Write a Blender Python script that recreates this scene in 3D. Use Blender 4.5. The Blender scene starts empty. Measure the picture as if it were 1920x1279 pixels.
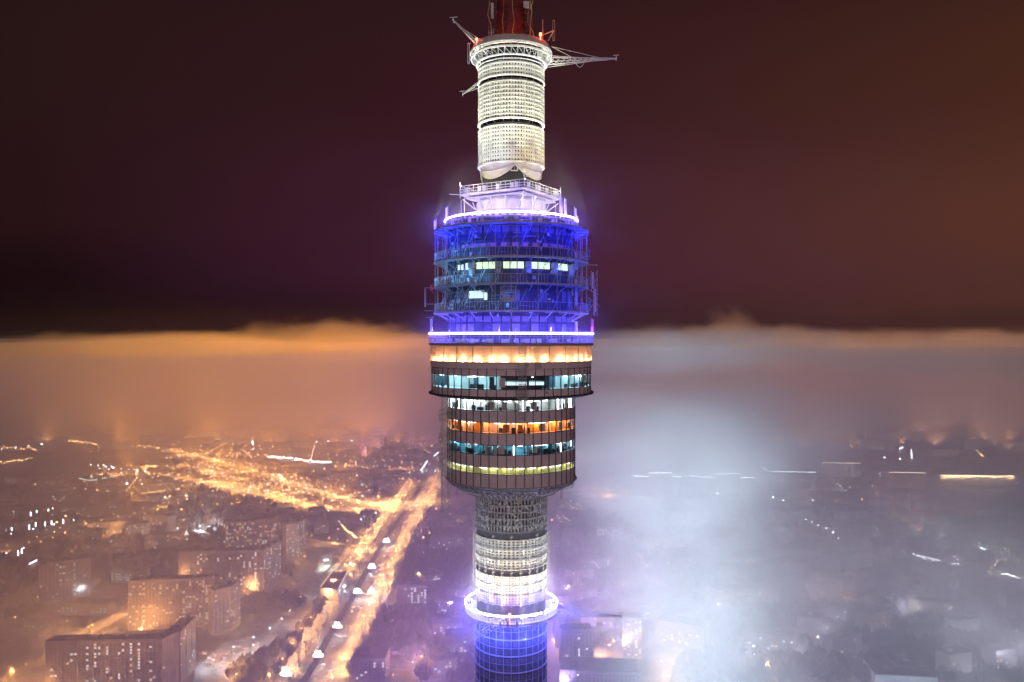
import bpy, math, random
from mathutils import Vector
R = math.radians
PI = math.pi
S = bpy.context.scene
COL = S.collection
F = 1500.0          # focal length in photo pixels
H = 340.0           # the drone's height above the ground
rnd = random.Random(7)

# ------------------------------------------------------------------ camera
cam = bpy.data.cameras.new('camera'); co = bpy.data.objects.new('camera', cam); COL.objects.link(co)
cam.sensor_width = 36; cam.lens = F/1920*36; cam.clip_start = 1; cam.clip_end = 30000
co.location = (0, 0, H); co.rotation_euler = (R(90)-5.5/F, 0, 0)
S.camera = co
S.view_settings.view_transform = 'Standard'; S.view_settings.look = 'None'
S.view_settings.exposure = 0; S.view_settings.gamma = 1
S.cycles.volume_bounces = 0; S.cycles.volume_step_rate = 5; S.cycles.volume_max_steps = 128; S.cycles.adaptive_threshold = .02; S.cycles.max_bounces = 6; S.cycles.diffuse_bounces = 2
S.cycles.transparent_max_bounces = 24; S.cycles.sample_clamp_indirect = 4

# ------------------------------------------------------------------ night sky: cloud deck lit from below by the city
w = bpy.data.worlds.new('World'); S.world = w; w.use_nodes = True
nt = w.node_tree; N = nt.nodes; L = nt.links
bgn = N['Background']; tc = N.new('ShaderNodeTexCoord'); sp = N.new('ShaderNodeSeparateXYZ')
L.new(tc.outputs['Generated'], sp.inputs[0])
def ramp(stops, src, interp='EASE'):
    r = N.new('ShaderNodeValToRGB'); r.color_ramp.interpolation = interp
    e = r.color_ramp.elements
    while len(e) > 1: e.remove(e[-1])
    e[0].position = stops[0][0]; e[0].color = (*stops[0][1], 1)
    for p, c in stops[1:]:
        k = e.new(p); k.color = (*c, 1)
    L.new(src, r.inputs[0]); return r.outputs[0]
def mth(op, a, b=None, clamp=False):
    m = N.new('ShaderNodeMath'); m.operation = op; m.use_clamp = clamp
    for i, v in enumerate((a, b)):
        if v is None: continue
        if isinstance(v, (int, float)): m.inputs[i].default_value = v
        else: L.new(v, m.inputs[i])
    return m.outputs[0]
def mixc(f, a, b):
    m = N.new('ShaderNodeMix'); m.data_type = 'RGBA'
    L.new(f, m.inputs[0]); 
    for i, v in ((6, a), (7, b)):
        if isinstance(v, tuple): m.inputs[i].default_value = (*v, 1)
        else: L.new(v, m.inputs[i])
    return m.outputs[2]
nz = N.new('ShaderNodeTexNoise'); nz.inputs['Scale'].default_value = 2.2; nz.inputs['Detail'].default_value = 4
L.new(tc.outputs['Generated'], nz.inputs['Vector'])
zz = mth('ADD', sp.outputs['Z'], mth('MULTIPLY', mth('SUBTRACT', nz.outputs['Fac'], .5), .05))
SKYL = ramp([(0, (.003, .001, .002)), (.015, (.004, .001, .002)), (.055, (.008, .002, .003)), (.14, (.020, .006, .007)), (.28, (.021, .0075, .0075)), (.5, (.016, .007, .006)), (1, (.014, .005, .006))], zz)
SKYC = ramp([(0, (.026, .006, .011)), (.02, (.030, .007, .014)), (.08, (.058, .0135, .033)), (.17, (.052, .0135, .028)), (.3, (.035, .0095, .0135)), (.5, (.018, .0075, .0065)), (1, (.014, .005, .006))], zz)
SKYR = ramp([(0, (.075, .028, .020)), (.014, (.048, .018, .014)), (.04, (.082, .028, .019)), (.13, (.096, .033, .018)), (.27, (.066, .022, .012)), (.45, (.030, .011, .007)), (1, (.014, .005, .006))], zz)
fx1 = mth('MULTIPLY', mth('ADD', sp.outputs['X'], .50), 2.1, True)
fx2 = mth('MULTIPLY', mth('ADD', sp.outputs['X'], -.02), 1.7, True)
front = mixc(fx2, mixc(fx1, SKYL, SKYC), SKYR)
back = mth('POWER', mth('MULTIPLY', sp.outputs['Y'], -1, True), 5, True)   # glow added to the sky behind the drone to brighten the pod
L.new(mixc(back, front, (1.05, .74, .78)), bgn.inputs[0]); bgn.inputs[1].default_value = 1

# ------------------------------------------------------------------ helpers
def G(x, y, h=0.0):                       # ground point (or point at height h) seen at a photo pixel
    d = (H-h)*F/(y-634.0); return Vector(((x-960)/F*d, d, h))

MATS = {}
def mat(name, col, rough=.7, metal=0, noise=0, nscale=1., emit=None, es=0, alpha=None):
    if name in MATS: return MATS[name]
    m = bpy.data.materials.new(name); m.use_nodes = True; t = m.node_tree; b = t.nodes['Principled BSDF']
    b.inputs['Base Color'].default_value = (*col, 1); b.inputs['Roughness'].default_value = rough; b.inputs['Metallic'].default_value = metal
    if noise:
        c = t.nodes.new('ShaderNodeTexCoord'); n = t.nodes.new('ShaderNodeTexNoise'); n.inputs['Scale'].default_value = nscale; n.inputs['Detail'].default_value = 6
        r = t.nodes.new('ShaderNodeValToRGB')
        r.color_ramp.elements[0].position = .3; r.color_ramp.elements[1].position = .72
        r.color_ramp.elements[0].color = (*[v*(1-noise) for v in col], 1); r.color_ramp.elements[1].color = (*[min(1, v*(1+noise)) for v in col], 1)
        t.links.new(c.outputs['Object'], n.inputs['Vector']); t.links.new(n.outputs['Fac'], r.inputs[0]); t.links.new(r.outputs[0], b.inputs['Base Color'])
    if emit:
        b.inputs['Emission Color'].default_value = (*emit, 1); b.inputs['Emission Strength'].default_value = es
        m.cycles.emission_sampling = 'NONE'
    MATS[name] = m; return m
def glass(name, tint=(1, 1, 1), refl=.08):
    m = bpy.data.materials.new(name); m.use_nodes = True; t = m.node_tree; t.nodes.clear()
    o = t.nodes.new('ShaderNodeOutputMaterial'); mx = t.nodes.new('ShaderNodeMixShader'); a = t.nodes.new('ShaderNodeBsdfTransparent'); g = t.nodes.new('ShaderNodeBsdfGlossy')
    a.inputs[0].default_value = (*tint, 1); g.inputs['Roughness'].default_value = .08; mx.inputs[0].default_value = refl
    t.links.new(a.outputs[0], mx.inputs[1]); t.links.new(g.outputs[0], mx.inputs[2]); t.links.new(mx.outputs[0], o.inputs[0])
    MATS[name] = m; return m
def volume(name, d, col=(1, 1, 1), g=0.0):
    m = bpy.data.materials.new(name); m.use_nodes = True; t = m.node_tree; t.nodes.clear()
    o = t.nodes.new('ShaderNodeOutputMaterial'); v = t.nodes.new('ShaderNodeVolumePrincipled')
    v.inputs['Density'].default_value = d; v.inputs['Color'].default_value = (*col, 1); v.inputs['Anisotropy'].default_value = g
    t.links.new(v.outputs[0], o.inputs['Volume']); return m

def cloud(name, d, scale, rad, lo=.72, hi=1.12, stretch=(1, 1, 1.6), col=(1, 1, 1)):      # uneven fog: density follows a soft 3-D noise
    m = volume(name, d, col); t = m.node_tree; v = [n for n in t.nodes if n.bl_idname == 'ShaderNodeVolumePrincipled'][0]
    c = t.nodes.new('ShaderNodeTexCoord'); mp = t.nodes.new('ShaderNodeMapping'); mp.inputs['Scale'].default_value = stretch
    n = t.nodes.new('ShaderNodeTexNoise'); n.inputs['Scale'].default_value = scale; n.inputs['Detail'].default_value = 5; n.inputs['Distortion'].default_value = .6
    r_ = t.nodes.new('ShaderNodeMapRange'); r_.interpolation_type = 'SMOOTHSTEP'; r_.inputs['From Min'].default_value = lo; r_.inputs['From Max'].default_value = hi; r_.inputs['To Max'].default_value = d
    t.links.new(c.outputs['Object'], mp.inputs[0]); t.links.new(mp.outputs[0], n.inputs['Vector']); 
    m2 = t.nodes.new('ShaderNodeMapping'); m2.inputs['Scale'].default_value = (1/rad[0], 1/rad[1], 1/rad[2]); g_ = t.nodes.new('ShaderNodeTexGradient'); g_.gradient_type = 'SPHERICAL'
    ma = t.nodes.new('ShaderNodeMath'); ma.operation = 'MULTIPLY_ADD'; ma.inputs[1].default_value = 1.0
    t.links.new(c.outputs['Object'], m2.inputs[0]); t.links.new(m2.outputs[0], g_.inputs[0]); t.links.new(g_.outputs['Fac'], ma.inputs[0]); t.links.new(n.outputs['Fac'], ma.inputs[2]); t.links.new(ma.outputs[0], r_.inputs['Value']); t.links.new(r_.outputs[0], v.inputs['Density'])
    return m
def cyl(r, a, z):                         # tower-local point: angle 0 faces the drone, positive to the right
    return (r*math.sin(a), -r*math.cos(a), z)
class MB:
    def __init__(s): s.v = []; s.f = []; s.m = []
    def quad(s, a, b, c, d, mi=0):
        n = len(s.v); s.v += [tuple(a), tuple(b), tuple(c), tuple(d)]; s.f.append((n, n+1, n+2, n+3)); s.m.append(mi)
    def box(s, c, sz, rz=0, mi=0):
        cx, cy, cz = c; x, y, z = sz[0]/2, sz[1]/2, sz[2]/2; n = len(s.v); k, q = math.cos(rz), math.sin(rz)
        for dx in (-x, x):
            for dy in (-y, y):
                for dz in (-z, z): s.v.append((cx+dx*k-dy*q, cy+dx*q+dy*k, cz+dz))
        for f in ((0, 1, 3, 2), (4, 6, 7, 5), (0, 4, 5, 1), (2, 3, 7, 6), (0, 2, 6, 4), (1, 5, 7, 3)):
            s.f.append(tuple(n+i for i in f)); s.m.append(mi)
    def bar(s, p, q, r, k=4, mi=0, r2=None):
        p, q = Vector(p), Vector(q); d = q-p
        if d.length < 1e-6: return
        d.normalize(); u = d.cross(Vector((0, 0, 1)) if abs(d.z) < .95 else Vector((1, 0, 0))).normalized(); v = d.cross(u); n = len(s.v)
        if r2 is None: r2 = r
        for e, rr in ((p, r), (q, r2)):
            for i in range(k):
                a = 2*PI*(i+.5)/k; s.v.append(tuple(e+u*math.cos(a)*rr+v*math.sin(a)*rr))
        for i in range(k):
            j = (i+1) % k; s.f.append((n+i, n+j, n+k+j, n+k+i)); s.m.append(mi)
        s.f.append(tuple(n+i for i in range(k))[::-1]); s.m.append(mi)
        s.f.append(tuple(n+k+i for i in range(k))); s.m.append(mi)
    def lathe(s, prof, a0=-PI, a1=PI, seg=96, closed=False, mi=0):      # prof: [(r, z), ...]
        full = abs(a1-a0-2*PI) < 1e-6; n = len(s.v); m = len(prof); c = seg if full else seg+1
        for i in range(c):
            a = a0+(a1-a0)*i/seg
            for r, z in prof: s.v.append(cyl(r, a, z))
        for i in range(seg):
            j = (i+1) % c
            for k in range(m if closed else m-1):
                l = (k+1) % m
                s.f.append((n+i*m+k, n+j*m+k, n+j*m+l, n+i*m+l)); s.m.append(mi)
    def ring(s, r, z, t, h, a0=-PI, a1=PI, seg=96, mi=0):              # flat ring: outer radius r, depth t, z centre, height h
        s.lathe([(r, z-h/2), (r, z+h/2), (r-t, z+h/2), (r-t, z-h/2)], a0, a1, seg, True, mi)
        if abs(a1-a0-2*PI) > 1e-6:
            for a in (a0, a1): s.quad(cyl(r, a, z-h/2), cyl(r, a, z+h/2), cyl(r-t, a, z+h/2), cyl(r-t, a, z-h/2), mi)
    def tube(s, pts, r, k=5, mi=0):
        for a, b in zip(pts, pts[1:]): s.bar(a, b, r, k, mi)
    def build(s, name, ms, parent=None, label=None, kind=None, smooth=False):
        me = bpy.data.meshes.new(name); me.from_pydata(s.v, [], s.f)
        for m in (ms if isinstance(ms, (list, tuple)) else [ms]): me.materials.append(m)
        me.polygons.foreach_set('material_index', s.m)
        if smooth: me.polygons.foreach_set('use_smooth', [True]*len(s.f))
        me.update(); o = bpy.data.objects.new(name, me); COL.objects.link(o)
        if parent: o.parent = parent
        if label: o['label'] = label
        if kind: o['kind'] = kind
        return o
def split_parts(mb, name, m_, parent, **k):    # one object per connected piece
    par = list(range(len(mb.v)))
    def find(i):
        while par[i] != i: par[i] = par[par[i]]; i = par[i]
        return i
    for f in mb.f:
        r0 = find(f[0])
        for i in f[1:]: par[find(i)] = r0
    gr = {}
    for f, mi in zip(mb.f, mb.m): gr.setdefault(find(f[0]), []).append((f, mi))
    for fs in gr.values():
        n = MB(); mp = {}
        for f, mi in fs:
            for i in f:
                if i not in mp: mp[i] = len(n.v); n.v.append(mb.v[i])
            n.f.append(tuple(mp[i] for i in f)); n.m.append(mi)
        n.build(name, m_, parent, **k)
def tag(o, label, cat, group=None):
    o['label'] = label; o['category'] = cat
    if group: o['group'] = group
    return o
def thing(name, label, cat, loc=(0, 0, 0), rz=0, group=None):
    o = bpy.data.objects.new(name, None); COL.objects.link(o); o.location = loc; o.rotation_euler = (0, 0, rz)
    return tag(o, label, cat, group)
def copy_tree(o, parent=None):
    c = o.copy(); COL.objects.link(c); c.parent = parent
    for ch in o.children: copy_tree(ch, c)
    return c
def lamp(name, p, P, col, r=.15, tgt=None, ang=60, parent=None, blend=1.0):
    l = bpy.data.lights.new(name, 'SPOT' if tgt is not None else 'POINT'); l.energy = P; l.color = col; l.shadow_soft_size = r
    o = bpy.data.objects.new(name, l); COL.objects.link(o); o.location = p
    if tgt is not None:
        l.spot_size = R(ang); l.spot_blend = blend
        o.rotation_euler = (Vector(tgt)-Vector(p)).to_track_quat('-Z', 'Y').to_euler()
    if parent: o.parent = parent
    return o

SODIUM = (1, .43, .12); WHITE = (.86, .94, 1); BLUE = (.10, .09, 1)
M_conc = mat('concrete', (.30, .30, .31), .85, noise=.25, nscale=.5)
M_dark = mat('dark metal', (.045, .05, .06), .6, noise=.3, nscale=1.5)
M_steel = mat('painted steel', (.50, .52, .54), .5, noise=.15, nscale=2)
M_white = mat('frosted white panel', (.66, .66, .62), .6, noise=.12, nscale=1.2)
M_drum = mat('drum cladding', (.075, .08, .11), .55, noise=.25, nscale=.8)
M_drum2 = mat('drum panel', (.22, .22, .27), .5, noise=.2, nscale=1.3)
M_span = mat('spandrel', (.84, .78, .82), .5, noise=.10, nscale=.7)
M_mull = mat('mullion', (.035, .03, .04), .5)
M_led = mat('led strip', (.8, .8, .9), emit=(.62, .60, 1), es=11)
M_red = mat('red obstruction lamp', (.6, .05, .03), emit=(1, .10, .04), es=16)
M_floodw = mat('floodlight glass', (.8, .8, .8), emit=(.93, .93, 1), es=16)
M_warm = mat('warm lamp glass', (.8, .7, .5), emit=(1, .72, .35), es=9)

# ------------------------------------------------------------------ ground, snow and roads
gm = bpy.data.materials.new('snowy ground'); gm.use_nodes = True; t = gm.node_tree; b = t.nodes['Principled BSDF']; b.inputs['Roughness'].default_value = .9
c = t.nodes.new('ShaderNodeTexCoord')
def gnoise(sc, det, lo, hi, c0, c1):
    n = t.nodes.new('ShaderNodeTexNoise'); n.inputs['Scale'].default_value = sc; n.inputs['Detail'].default_value = det
    r = t.nodes.new('ShaderNodeValToRGB'); r.color_ramp.elements[0].position = lo; r.color_ramp.elements[1].position = hi
    r.color_ramp.elements[0].color = (*c0, 1); r.color_ramp.elements[1].color = (*c1, 1)
    t.links.new(c.outputs['Object'], n.inputs['Vector']); t.links.new(n.outputs['Fac'], r.inputs[0]); return r
ra = gnoise(.012, 8, .40, .60, (.05, .05, .05), (.50, .50, .52)); rb = gnoise(.09, 6, .38, .62, (.35, .35, .35), (1, 1, 1))
mx = t.nodes.new('ShaderNodeMix'); mx.data_type = 'RGBA'; mx.blend_type = 'MULTIPLY'; mx.inputs[0].default_value = 1
t.links.new(ra.outputs[0], mx.inputs[6]); t.links.new(rb.outputs[0], mx.inputs[7]); t.links.new(mx.outputs[2], b.inputs['Base Color'])
m = MB(); m.quad((-9400, -1900, 0), (9400, -1900, 0), (9400, 9300, 0), (-9400, 9300, 0))
m.build('ground', gm, kind='structure')
M_road = mat('worn snowy asphalt', (.46, .45, .43), .85, noise=.35, nscale=.05)
M_mark = mat('road paint', (.75, .75, .72), .7)
M_verge = mat('packed snow verge', (.42, .42, .42), .9, noise=.5, nscale=.06)
M_median = mat('dark median', (.06, .06, .055), .9, noise=.4, nscale=.1)
def poly(pix, n=10):                      # smooth polyline through ground points
    P = [G(*p) if len(p) == 2 else Vector(p) for p in pix]; out = []
    for i in range(len(P)-1):
        a, b_, c_, d = P[max(i-1, 0)], P[i], P[i+1], P[min(i+2, len(P)-1)]
        for k in range(n):
            u = k/n
            out.append(.5*((2*b_)+(c_-a)*u+(2*a-5*b_+4*c_-d)*u*u+(3*b_-a-3*c_+d)*u**3))
    out.append(P[-1]); return out
def offset(pts, off):
    r = []
    for i, p in enumerate(pts):
        d = (pts[min(i+1, len(pts)-1)]-pts[max(i-1, 0)]); d.z = 0; d.normalize()
        r.append(p+Vector((d.y, -d.x, 0))*off)
    return r
def strip(name, pts, wd, z, m_, off=0, label=None):
    a = offset(pts, off-wd/2); c_ = offset(pts, off+wd/2); mb = MB()
    for i in range(len(pts)-1):
        mb.quad((a[i].x, a[i].y, z), (c_[i].x, c_[i].y, z), (c_[i+1].x, c_[i+1].y, z), (a[i+1].x, a[i+1].y, z))
        if name == 'road':                # kerb faces
            for e in (a, c_): mb.quad((e[i].x, e[i].y, z-.15), (e[i].x, e[i].y, z), (e[i+1].x, e[i+1].y, z), (e[i+1].x, e[i+1].y, z-.15))
    return mb.build(name, m_, kind='structure')
def along(pts, step):
    out = []; acc = 0; nxt = 0
    for a, b_ in zip(pts, pts[1:]):
        l = (b_-a).length
        while nxt <= acc+l and l > 0:
            u = (nxt-acc)/l; out.append((a.lerp(b_, u), (b_-a).normalized())); nxt += step
        acc += l
    return out
def dashes(name, pts, off, z, wd=.5, ln=8, step=24):
    mb = MB()
    for p, d in along(offset(pts, off), step):
        mb.box((p.x, p.y, z), (ln, wd, .02), math.atan2(d.y, d.x))
    return mb.build(name, M_mark, kind='structure')

HW = poly([(470, 1420), (578, 1279), (622, 1200), (662, 1130), (700, 1060), (735, 1000), (766, 955), (790, 915), (806, 880), (822, 850)], 12)
strip('verge', HW[:90], 88, .05, M_verge, -2)
strip('road', HW, 26, .30, M_road, 16)
strip('road', HW[:88], 13, .30, M_road, -30)
strip('median', HW[:86], 8, .30, M_median, -5)
for o_ in (9.5, 16, 22.5): dashes('road_markings', HW[:80], o_, .32)
ROADS = {   # pixel polylines: (points, width)
 'a': ([(810, 944), (760, 944), (700, 948), (640, 938), (590, 922), (530, 903), (470, 884), (410, 868), (350, 853), (300, 842)], 34),
 'b': ([(790, 950), (720, 958), (640, 957), (560, 944), (500, 930), (440, 922), (380, 905), (320, 893), (250, 888), (160, 893)], 26),
 'c': ([(340, 852), (420, 850), (500, 856), (580, 864), (660, 873), (740, 878), (830, 882)], 30),
 'd': ([(700, 946), (620, 930), (560, 925), (480, 905), (400, 890), (380, 870), (420, 858)], 14),
 'e': ([(470, 884), (400, 886), (330, 872), (280, 876), (240, 886)], 16),
 'f': ([(360, 905), (420, 905), (470, 912), (520, 925), (560, 944), (600, 955)], 12),
 'g': ([(0, 1037), (60, 1018), (130, 992), (200, 975), (270, 960), (360, 930)], 16),
 'h': ([(150, 1192), (200, 1165), (250, 1135), (290, 1110)], 22),
 'i': ([(-60, 1300), (30, 1262), (80, 1240), (160, 1185)], 18),
 'k': ([(1040, 918), (1100, 917), (1165, 919), (1240, 925)], 14),
 'l': ([(1380, 985), (1440, 989), (1510, 1001), (1600, 1024), (1700, 1045), (1800, 1062), (1900, 1086), (2000, 1110)], 12),
 'n': ([(380, 1250), (440, 1225), (500, 1190), (540, 1150)], 10),
 'o': ([(560, 1010), (600, 1016), (650, 1022), (700, 1030)], 12),
 'p': ([(640, 970), (655, 1010), (640, 1050), (600, 1090)], 9),
 'q': ([(560, 1060), (540, 1040), (570, 1010)], 9),
}
RP = {}
for k, (pp, wd) in ROADS.items():
    RP[k] = poly(pp, 8); strip('road', RP[k], wd, .34+.02*len(RP), M_road)
# lit snow lots and frozen ponds seen pale between the blocks
def lot(name, pix, z, m_):
    mb = MB(); P = [G(*p) for p in pix]; n = len(P)
    mb.v = [(p.x, p.y, z) for p in P]; mb.f = [tuple(range(n))]; mb.m = [0]; return mb.build(name, m_, kind='structure')
M_snow = mat('bright snow', (.72, .73, .75), .9, noise=.2, nscale=.08)
lot('parking_lot', [(365, 1255), (420, 1205), (520, 1190), (500, 1225), (440, 1279), (360, 1290)], .15, M_snow)
lot('snow_field', [(300, 1005), (345, 985), (420, 972), (470, 975), (440, 990), (360, 1003)], .16, M_snow)
lot('snow_field', [(335, 975), (375, 966), (425, 968), (415, 982), (360, 984)], .17, M_snow)
lot('snow_field', [(130, 1115), (150, 1100), (185, 1082), (190, 1090), (165, 1110)], .16, M_snow)
lot('snow_field', [(590, 1075), (600, 1045), (625, 1035), (620, 1060), (600, 1080)], .16, M_snow)
lot('park_path', [(1735, 998), (1790, 1002), (1830, 1018), (1920, 1042), (1990, 1060), (1980, 1070), (1900, 1056), (1820, 1035), (1770, 1010)], .16, M_snow)

# ------------------------------------------------------------------ the tower
TX, TY = -.13, 130.0
tower = thing('television_tower', 'tall round television tower rising through the fog, ringed by blue light strips', 'tower', (TX, TY, 0))
zz0 = H
def Z(v): return H+v
def part(mb, name, m_, parent=tower, **k): return mb.build(name, m_, parent, **k)

# core shaft
m = MB(); m.lathe([(30, 0), (14, 30), (9.5, 63), (7.6, 150), (5.6, Z(-44)), (5.35, Z(-30)), (5.2, Z(-24))], seg=64)
part(m, 'shaft', mat('dark shaft concrete', (.09, .09, .10), .85, noise=.25, nscale=.5), smooth=True)
# lower shaft blue cladding: ribs, flanges and little bracket boxes
m = MB(); RL = 5.78
for i in range(30):
    a = 2*PI*i/30; m.bar(cyl(RL, a, Z(-80)), cyl(RL, a, Z(-44.4)), .075)
zc = -44.5; lv = []
while zc > -80: lv.append(zc); zc -= 2.55
for z in lv: m.ring(RL+.1, Z(z), .32, .16, seg=72); m.ring(RL, Z(z-1.3), .12, .05, seg=72)
part(m, 'shaft_frame', M_steel)
m = MB()
for z in lv:
    for i in range(30):
        a = 2*PI*(i+.5)/30
        if rnd.random() < .8: m.box(cyl(RL-.08, a, Z(z-.75)), (.62, .12, .7), a)
        if rnd.random() < .6: m.box(cyl(RL-.02, a+.04, Z(z-1.8)), (.12, .14, .9), a)
        if rnd.random() < .5: m.box(cyl(RL-.02, a-.05, Z(z-2.15)), (.45, .1, .14), a)
part(m, 'shaft_panel', mat('shaft panel', (.17, .17, .2), .6))

# perforated antenna panels: a skin of small cells with a hole in each
def perforated(R0, z0, z1, ncol, nrow, hx, hz, th=.12, a0=-PI, a1=PI, drop=0.0):
    mb = MB(); dz = (z1-z0)/nrow; da = (a1-a0)/ncol
    for j in range(nrow):
        for i in range(ncol):
            A = a0+i*da; B = A+da; p = z0+j*dz; q = p+dz
            if rnd.random() < drop: continue
            ax = A+da*(1-hx)/2; bx = B-da*(1-hx)/2; pz = p+dz*(1-hz)/2; qz = q-dz*(1-hz)/2
            for (u0, u1, v0, v1) in ((A, ax, p, q), (bx, B, p, q), (ax, bx, p, pz), (ax, bx, qz, q)):
                mb.quad(cyl(R0, u0, v0), cyl(R0, u1, v0), cyl(R0, u1, v1), cyl(R0, u0, v1))
            for (u0, v0, u1, v1) in ((ax, pz, bx, pz), (ax, qz, bx, qz), (ax, pz, ax, qz), (bx, pz, bx, qz)):
                mb.quad(cyl(R0, u0, v0), cyl(R0, u1, v1), cyl(R0-th, u1, v1), cyl(R0-th, u0, v0))
    return mb
def panel_drum(z0, z1, rows, R0=5.33, label=None):
    mb = perforated(R0, z0, z1, 18*4, rows, .46, .42, .06)
    for j in range(0, rows+1): mb.ring(R0+.05, z0+(z1-z0)*(j+.0)/rows, .10, .05 if j % 2 else .09, seg=90)
    for i in range(36):
        a = 2*PI*i/18+.05
        if i < 18: mb.box(cyl(R0+.04, a, (z0+z1)/2), (.07, .12, z1-z0), a)
    mb.ring(R0+.12, z0, .5, .22, seg=90); mb.ring(R0+.08, z1, .45, .12, seg=90)
    return mb
zA = (Z(41.1), Z(43.05)); zB = (Z(34.4), Z(40.2)); zC = (Z(27.6), Z(33.3))
m = MB(); m.lathe([(4.62, Z(21)), (4.62, Z(46))], seg=72); part(m, 'upper_shaft', mat('near black shaft', (.012, .014, .02), .7), smooth=True)
m = MB(); m.lathe([(4.85, zA[0]), (4.85, zA[1])], seg=72); m.lathe([(4.85, zB[0]), (4.85, zB[1])], seg=72); m.lathe([(4.85, zC[0]), (4.85, zC[1])], seg=72)
part(m, 'panel_backing', mat('panel backing', (.03, .03, .025), .8))
for (z, rows) in ((zA, 3), (zB, 9), (zC, 9)):
    part(panel_drum(z[0], z[1], rows), 'antenna_panel', M_white)
# brackets in the dark gaps
m = MB()
for z0, z1 in ((Z(33.4), Z(34.3)), (Z(40.3), Z(41.0)), (Z(43.1), Z(43.9))):
    m.ring(4.95, z0+.3, .2, .12, seg=60)
    for i in range(24):
        a = 2*PI*i/24+rnd.uniform(-.05, .05); m.bar(cyl(4.66, a, z0), cyl(5.2, a+rnd.uniform(-.1, .1), z1), .05)
split_parts(m, 'gap_bracket', M_steel, tower)
# scalloped collar under the lowest panel drum
m = MB(); 
def sc(a): return Z(27.35)-2.15*abs(math.sin(2*(a-R(7))))**.75
n = 144
for i in range(n):
    a, b_ = 2*PI*i/n, 2*PI*(i+1)/n
    m.quad(cyl(5.05, a, Z(27.6)), cyl(5.05, b_, Z(27.6)), cyl(4.85, b_, sc(b_)), cyl(4.85, a, sc(a)))
    m.bar(cyl(4.9, a, sc(a)), cyl(4.9, b_, sc(b_)), .12, 5)
    if abs(math.sin(2*(a-R(7)))) > .3:
        m.bar(cyl(5.04, a, .5*Z(27.5)+.5*sc(a)), cyl(5.04, b_, .5*Z(27.5)+.5*sc(b_)), .09, 4)
part(m, 'scalloped_collar', M_white)
m = MB(); a = R(5)
for dx in (-.5, .5): m.bar(cyl(5.35, a+dx/5.35, Z(26.1)), cyl(5.35, a+dx/5.35, Z(27.4)), .1)
for z in (26.1, 27.4): m.bar(cyl(5.35, a-.5/5.35, Z(z)), cyl(5.35, a+.5/5.35, Z(z)), .1)
m.bar(cyl(5.3, a, Z(26.1)), cyl(5.3, a+.04, Z(27.3)), .05); part(m, 'hatch_frame', M_white)

# crown ring with ribbed flange
m = MB(); m.lathe([(5.5, Z(47.0)), (6.05, Z(47.05)), (6.5, Z(46.1)), (6.5, Z(45.85)), (5.9, Z(45.8))], seg=96)
for i in range(110):
    a = 2*PI*i/110; m.bar(cyl(5.5, a, Z(47.12)), cyl(6.1, a, Z(47.15)), .055); m.bar(cyl(6.1, a, Z(47.15)), cyl(6.58, a, Z(46.1)), .055)
m.ring(6.68, Z(45.95), .22, .16); m.ring(6.6, Z(45.2), .18, .12)
part(m, 'crown_flange', M_white)
m = MB(); m.ring(6.55, Z(45.1), .2, .18); m.ring(5.75, Z(44.15), .4, .2); m.ring(5.5, Z(43.6), .3, .1)
for i in range(36):
    a, b_ = 2*PI*i/36, 2*PI*(i+1)/36
    m.bar(cyl(6.5, a, Z(45.9)), cyl(5.7, a, Z(44.1)), .05); m.bar(cyl(6.5, a, Z(45.1)), cyl(5.7, b_, Z(44.1)), .035)
    m.bar(cyl(6.5, a, Z(45.1)), cyl(4.7, a, Z(45.1)), .04)
part(m, 'crown_truss', M_steel)
m = MB()
for a in (R(62), R(68), R(75), R(-64), R(-72)):
    m.tube([cyl(5.5+.5*math.sin(t_*PI/4), a, Z(44.6)+1.0*math.cos(t_*PI/4)-.6) for t_ in range(9)], .05)
m.box(cyl(6.0, R(48), Z(44.7)), (.75, .4, 1.1), R(48)); split_parts(m, 'cable_loop', M_steel, tower)
# whip aerials on the crown
for (a, w_) in ((R(-33), .4), (R(-28), .3), (R(-80), .3)):
    m = MB()
    for dx in (-w_/2, w_/2): m.bar(cyl(6.1, a+dx/6, Z(46.4)), cyl(6.1, a+dx/6, Z(48.1)), .04)
    m.bar(cyl(6.1, a-w_/12, Z(47.6)), cyl(6.1, a+w_/12, Z(47.6)), .04); part(m, 'dipole_aerial', M_steel)
m = MB(); m.bar(cyl(6.2, R(70), Z(47.4)), cyl(7.4, R(66), Z(48.7)), .07)
for dx in (-.14, .14): m.bar((6.75+dx, -2.9, Z(47.2)), (6.75+dx, -2.9, Z(50.4)), .045)
for z in (47.2, 50.4, 48.8): m.bar((6.6, -2.9, Z(z)), (6.9, -2.9, Z(z)), .045)
m.bar((4.9, -3, Z(48)), (6.7, -2.9, Z(48.8)), .09); m.bar((5.0, -3.0, Z(47)), (5.0, -3.0, Z(50.5)), .09)
part(m, 'side_aerial', mat('red lit aerial', (.6, .3, .2), .5))
m = MB()
for z0, z1 in ((44.0, 47.3),): m.bar((-6.95, -1.5, Z(z0)), (-6.95, -1.5, Z(z1)), .05); m.bar((-6.7, -1.5, Z(z0)), (-6.7, -1.5, Z(z1)), .05); m.bar((-6.95, -1.5, Z(z0)), (-6.7, -1.5, Z(z0)), .05); m.bar((-6.95, -1.5, Z(z1)), (-6.5, -1.5, Z(z1)), .05)
part(m, 'dipole_aerial', M_steel)
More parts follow.
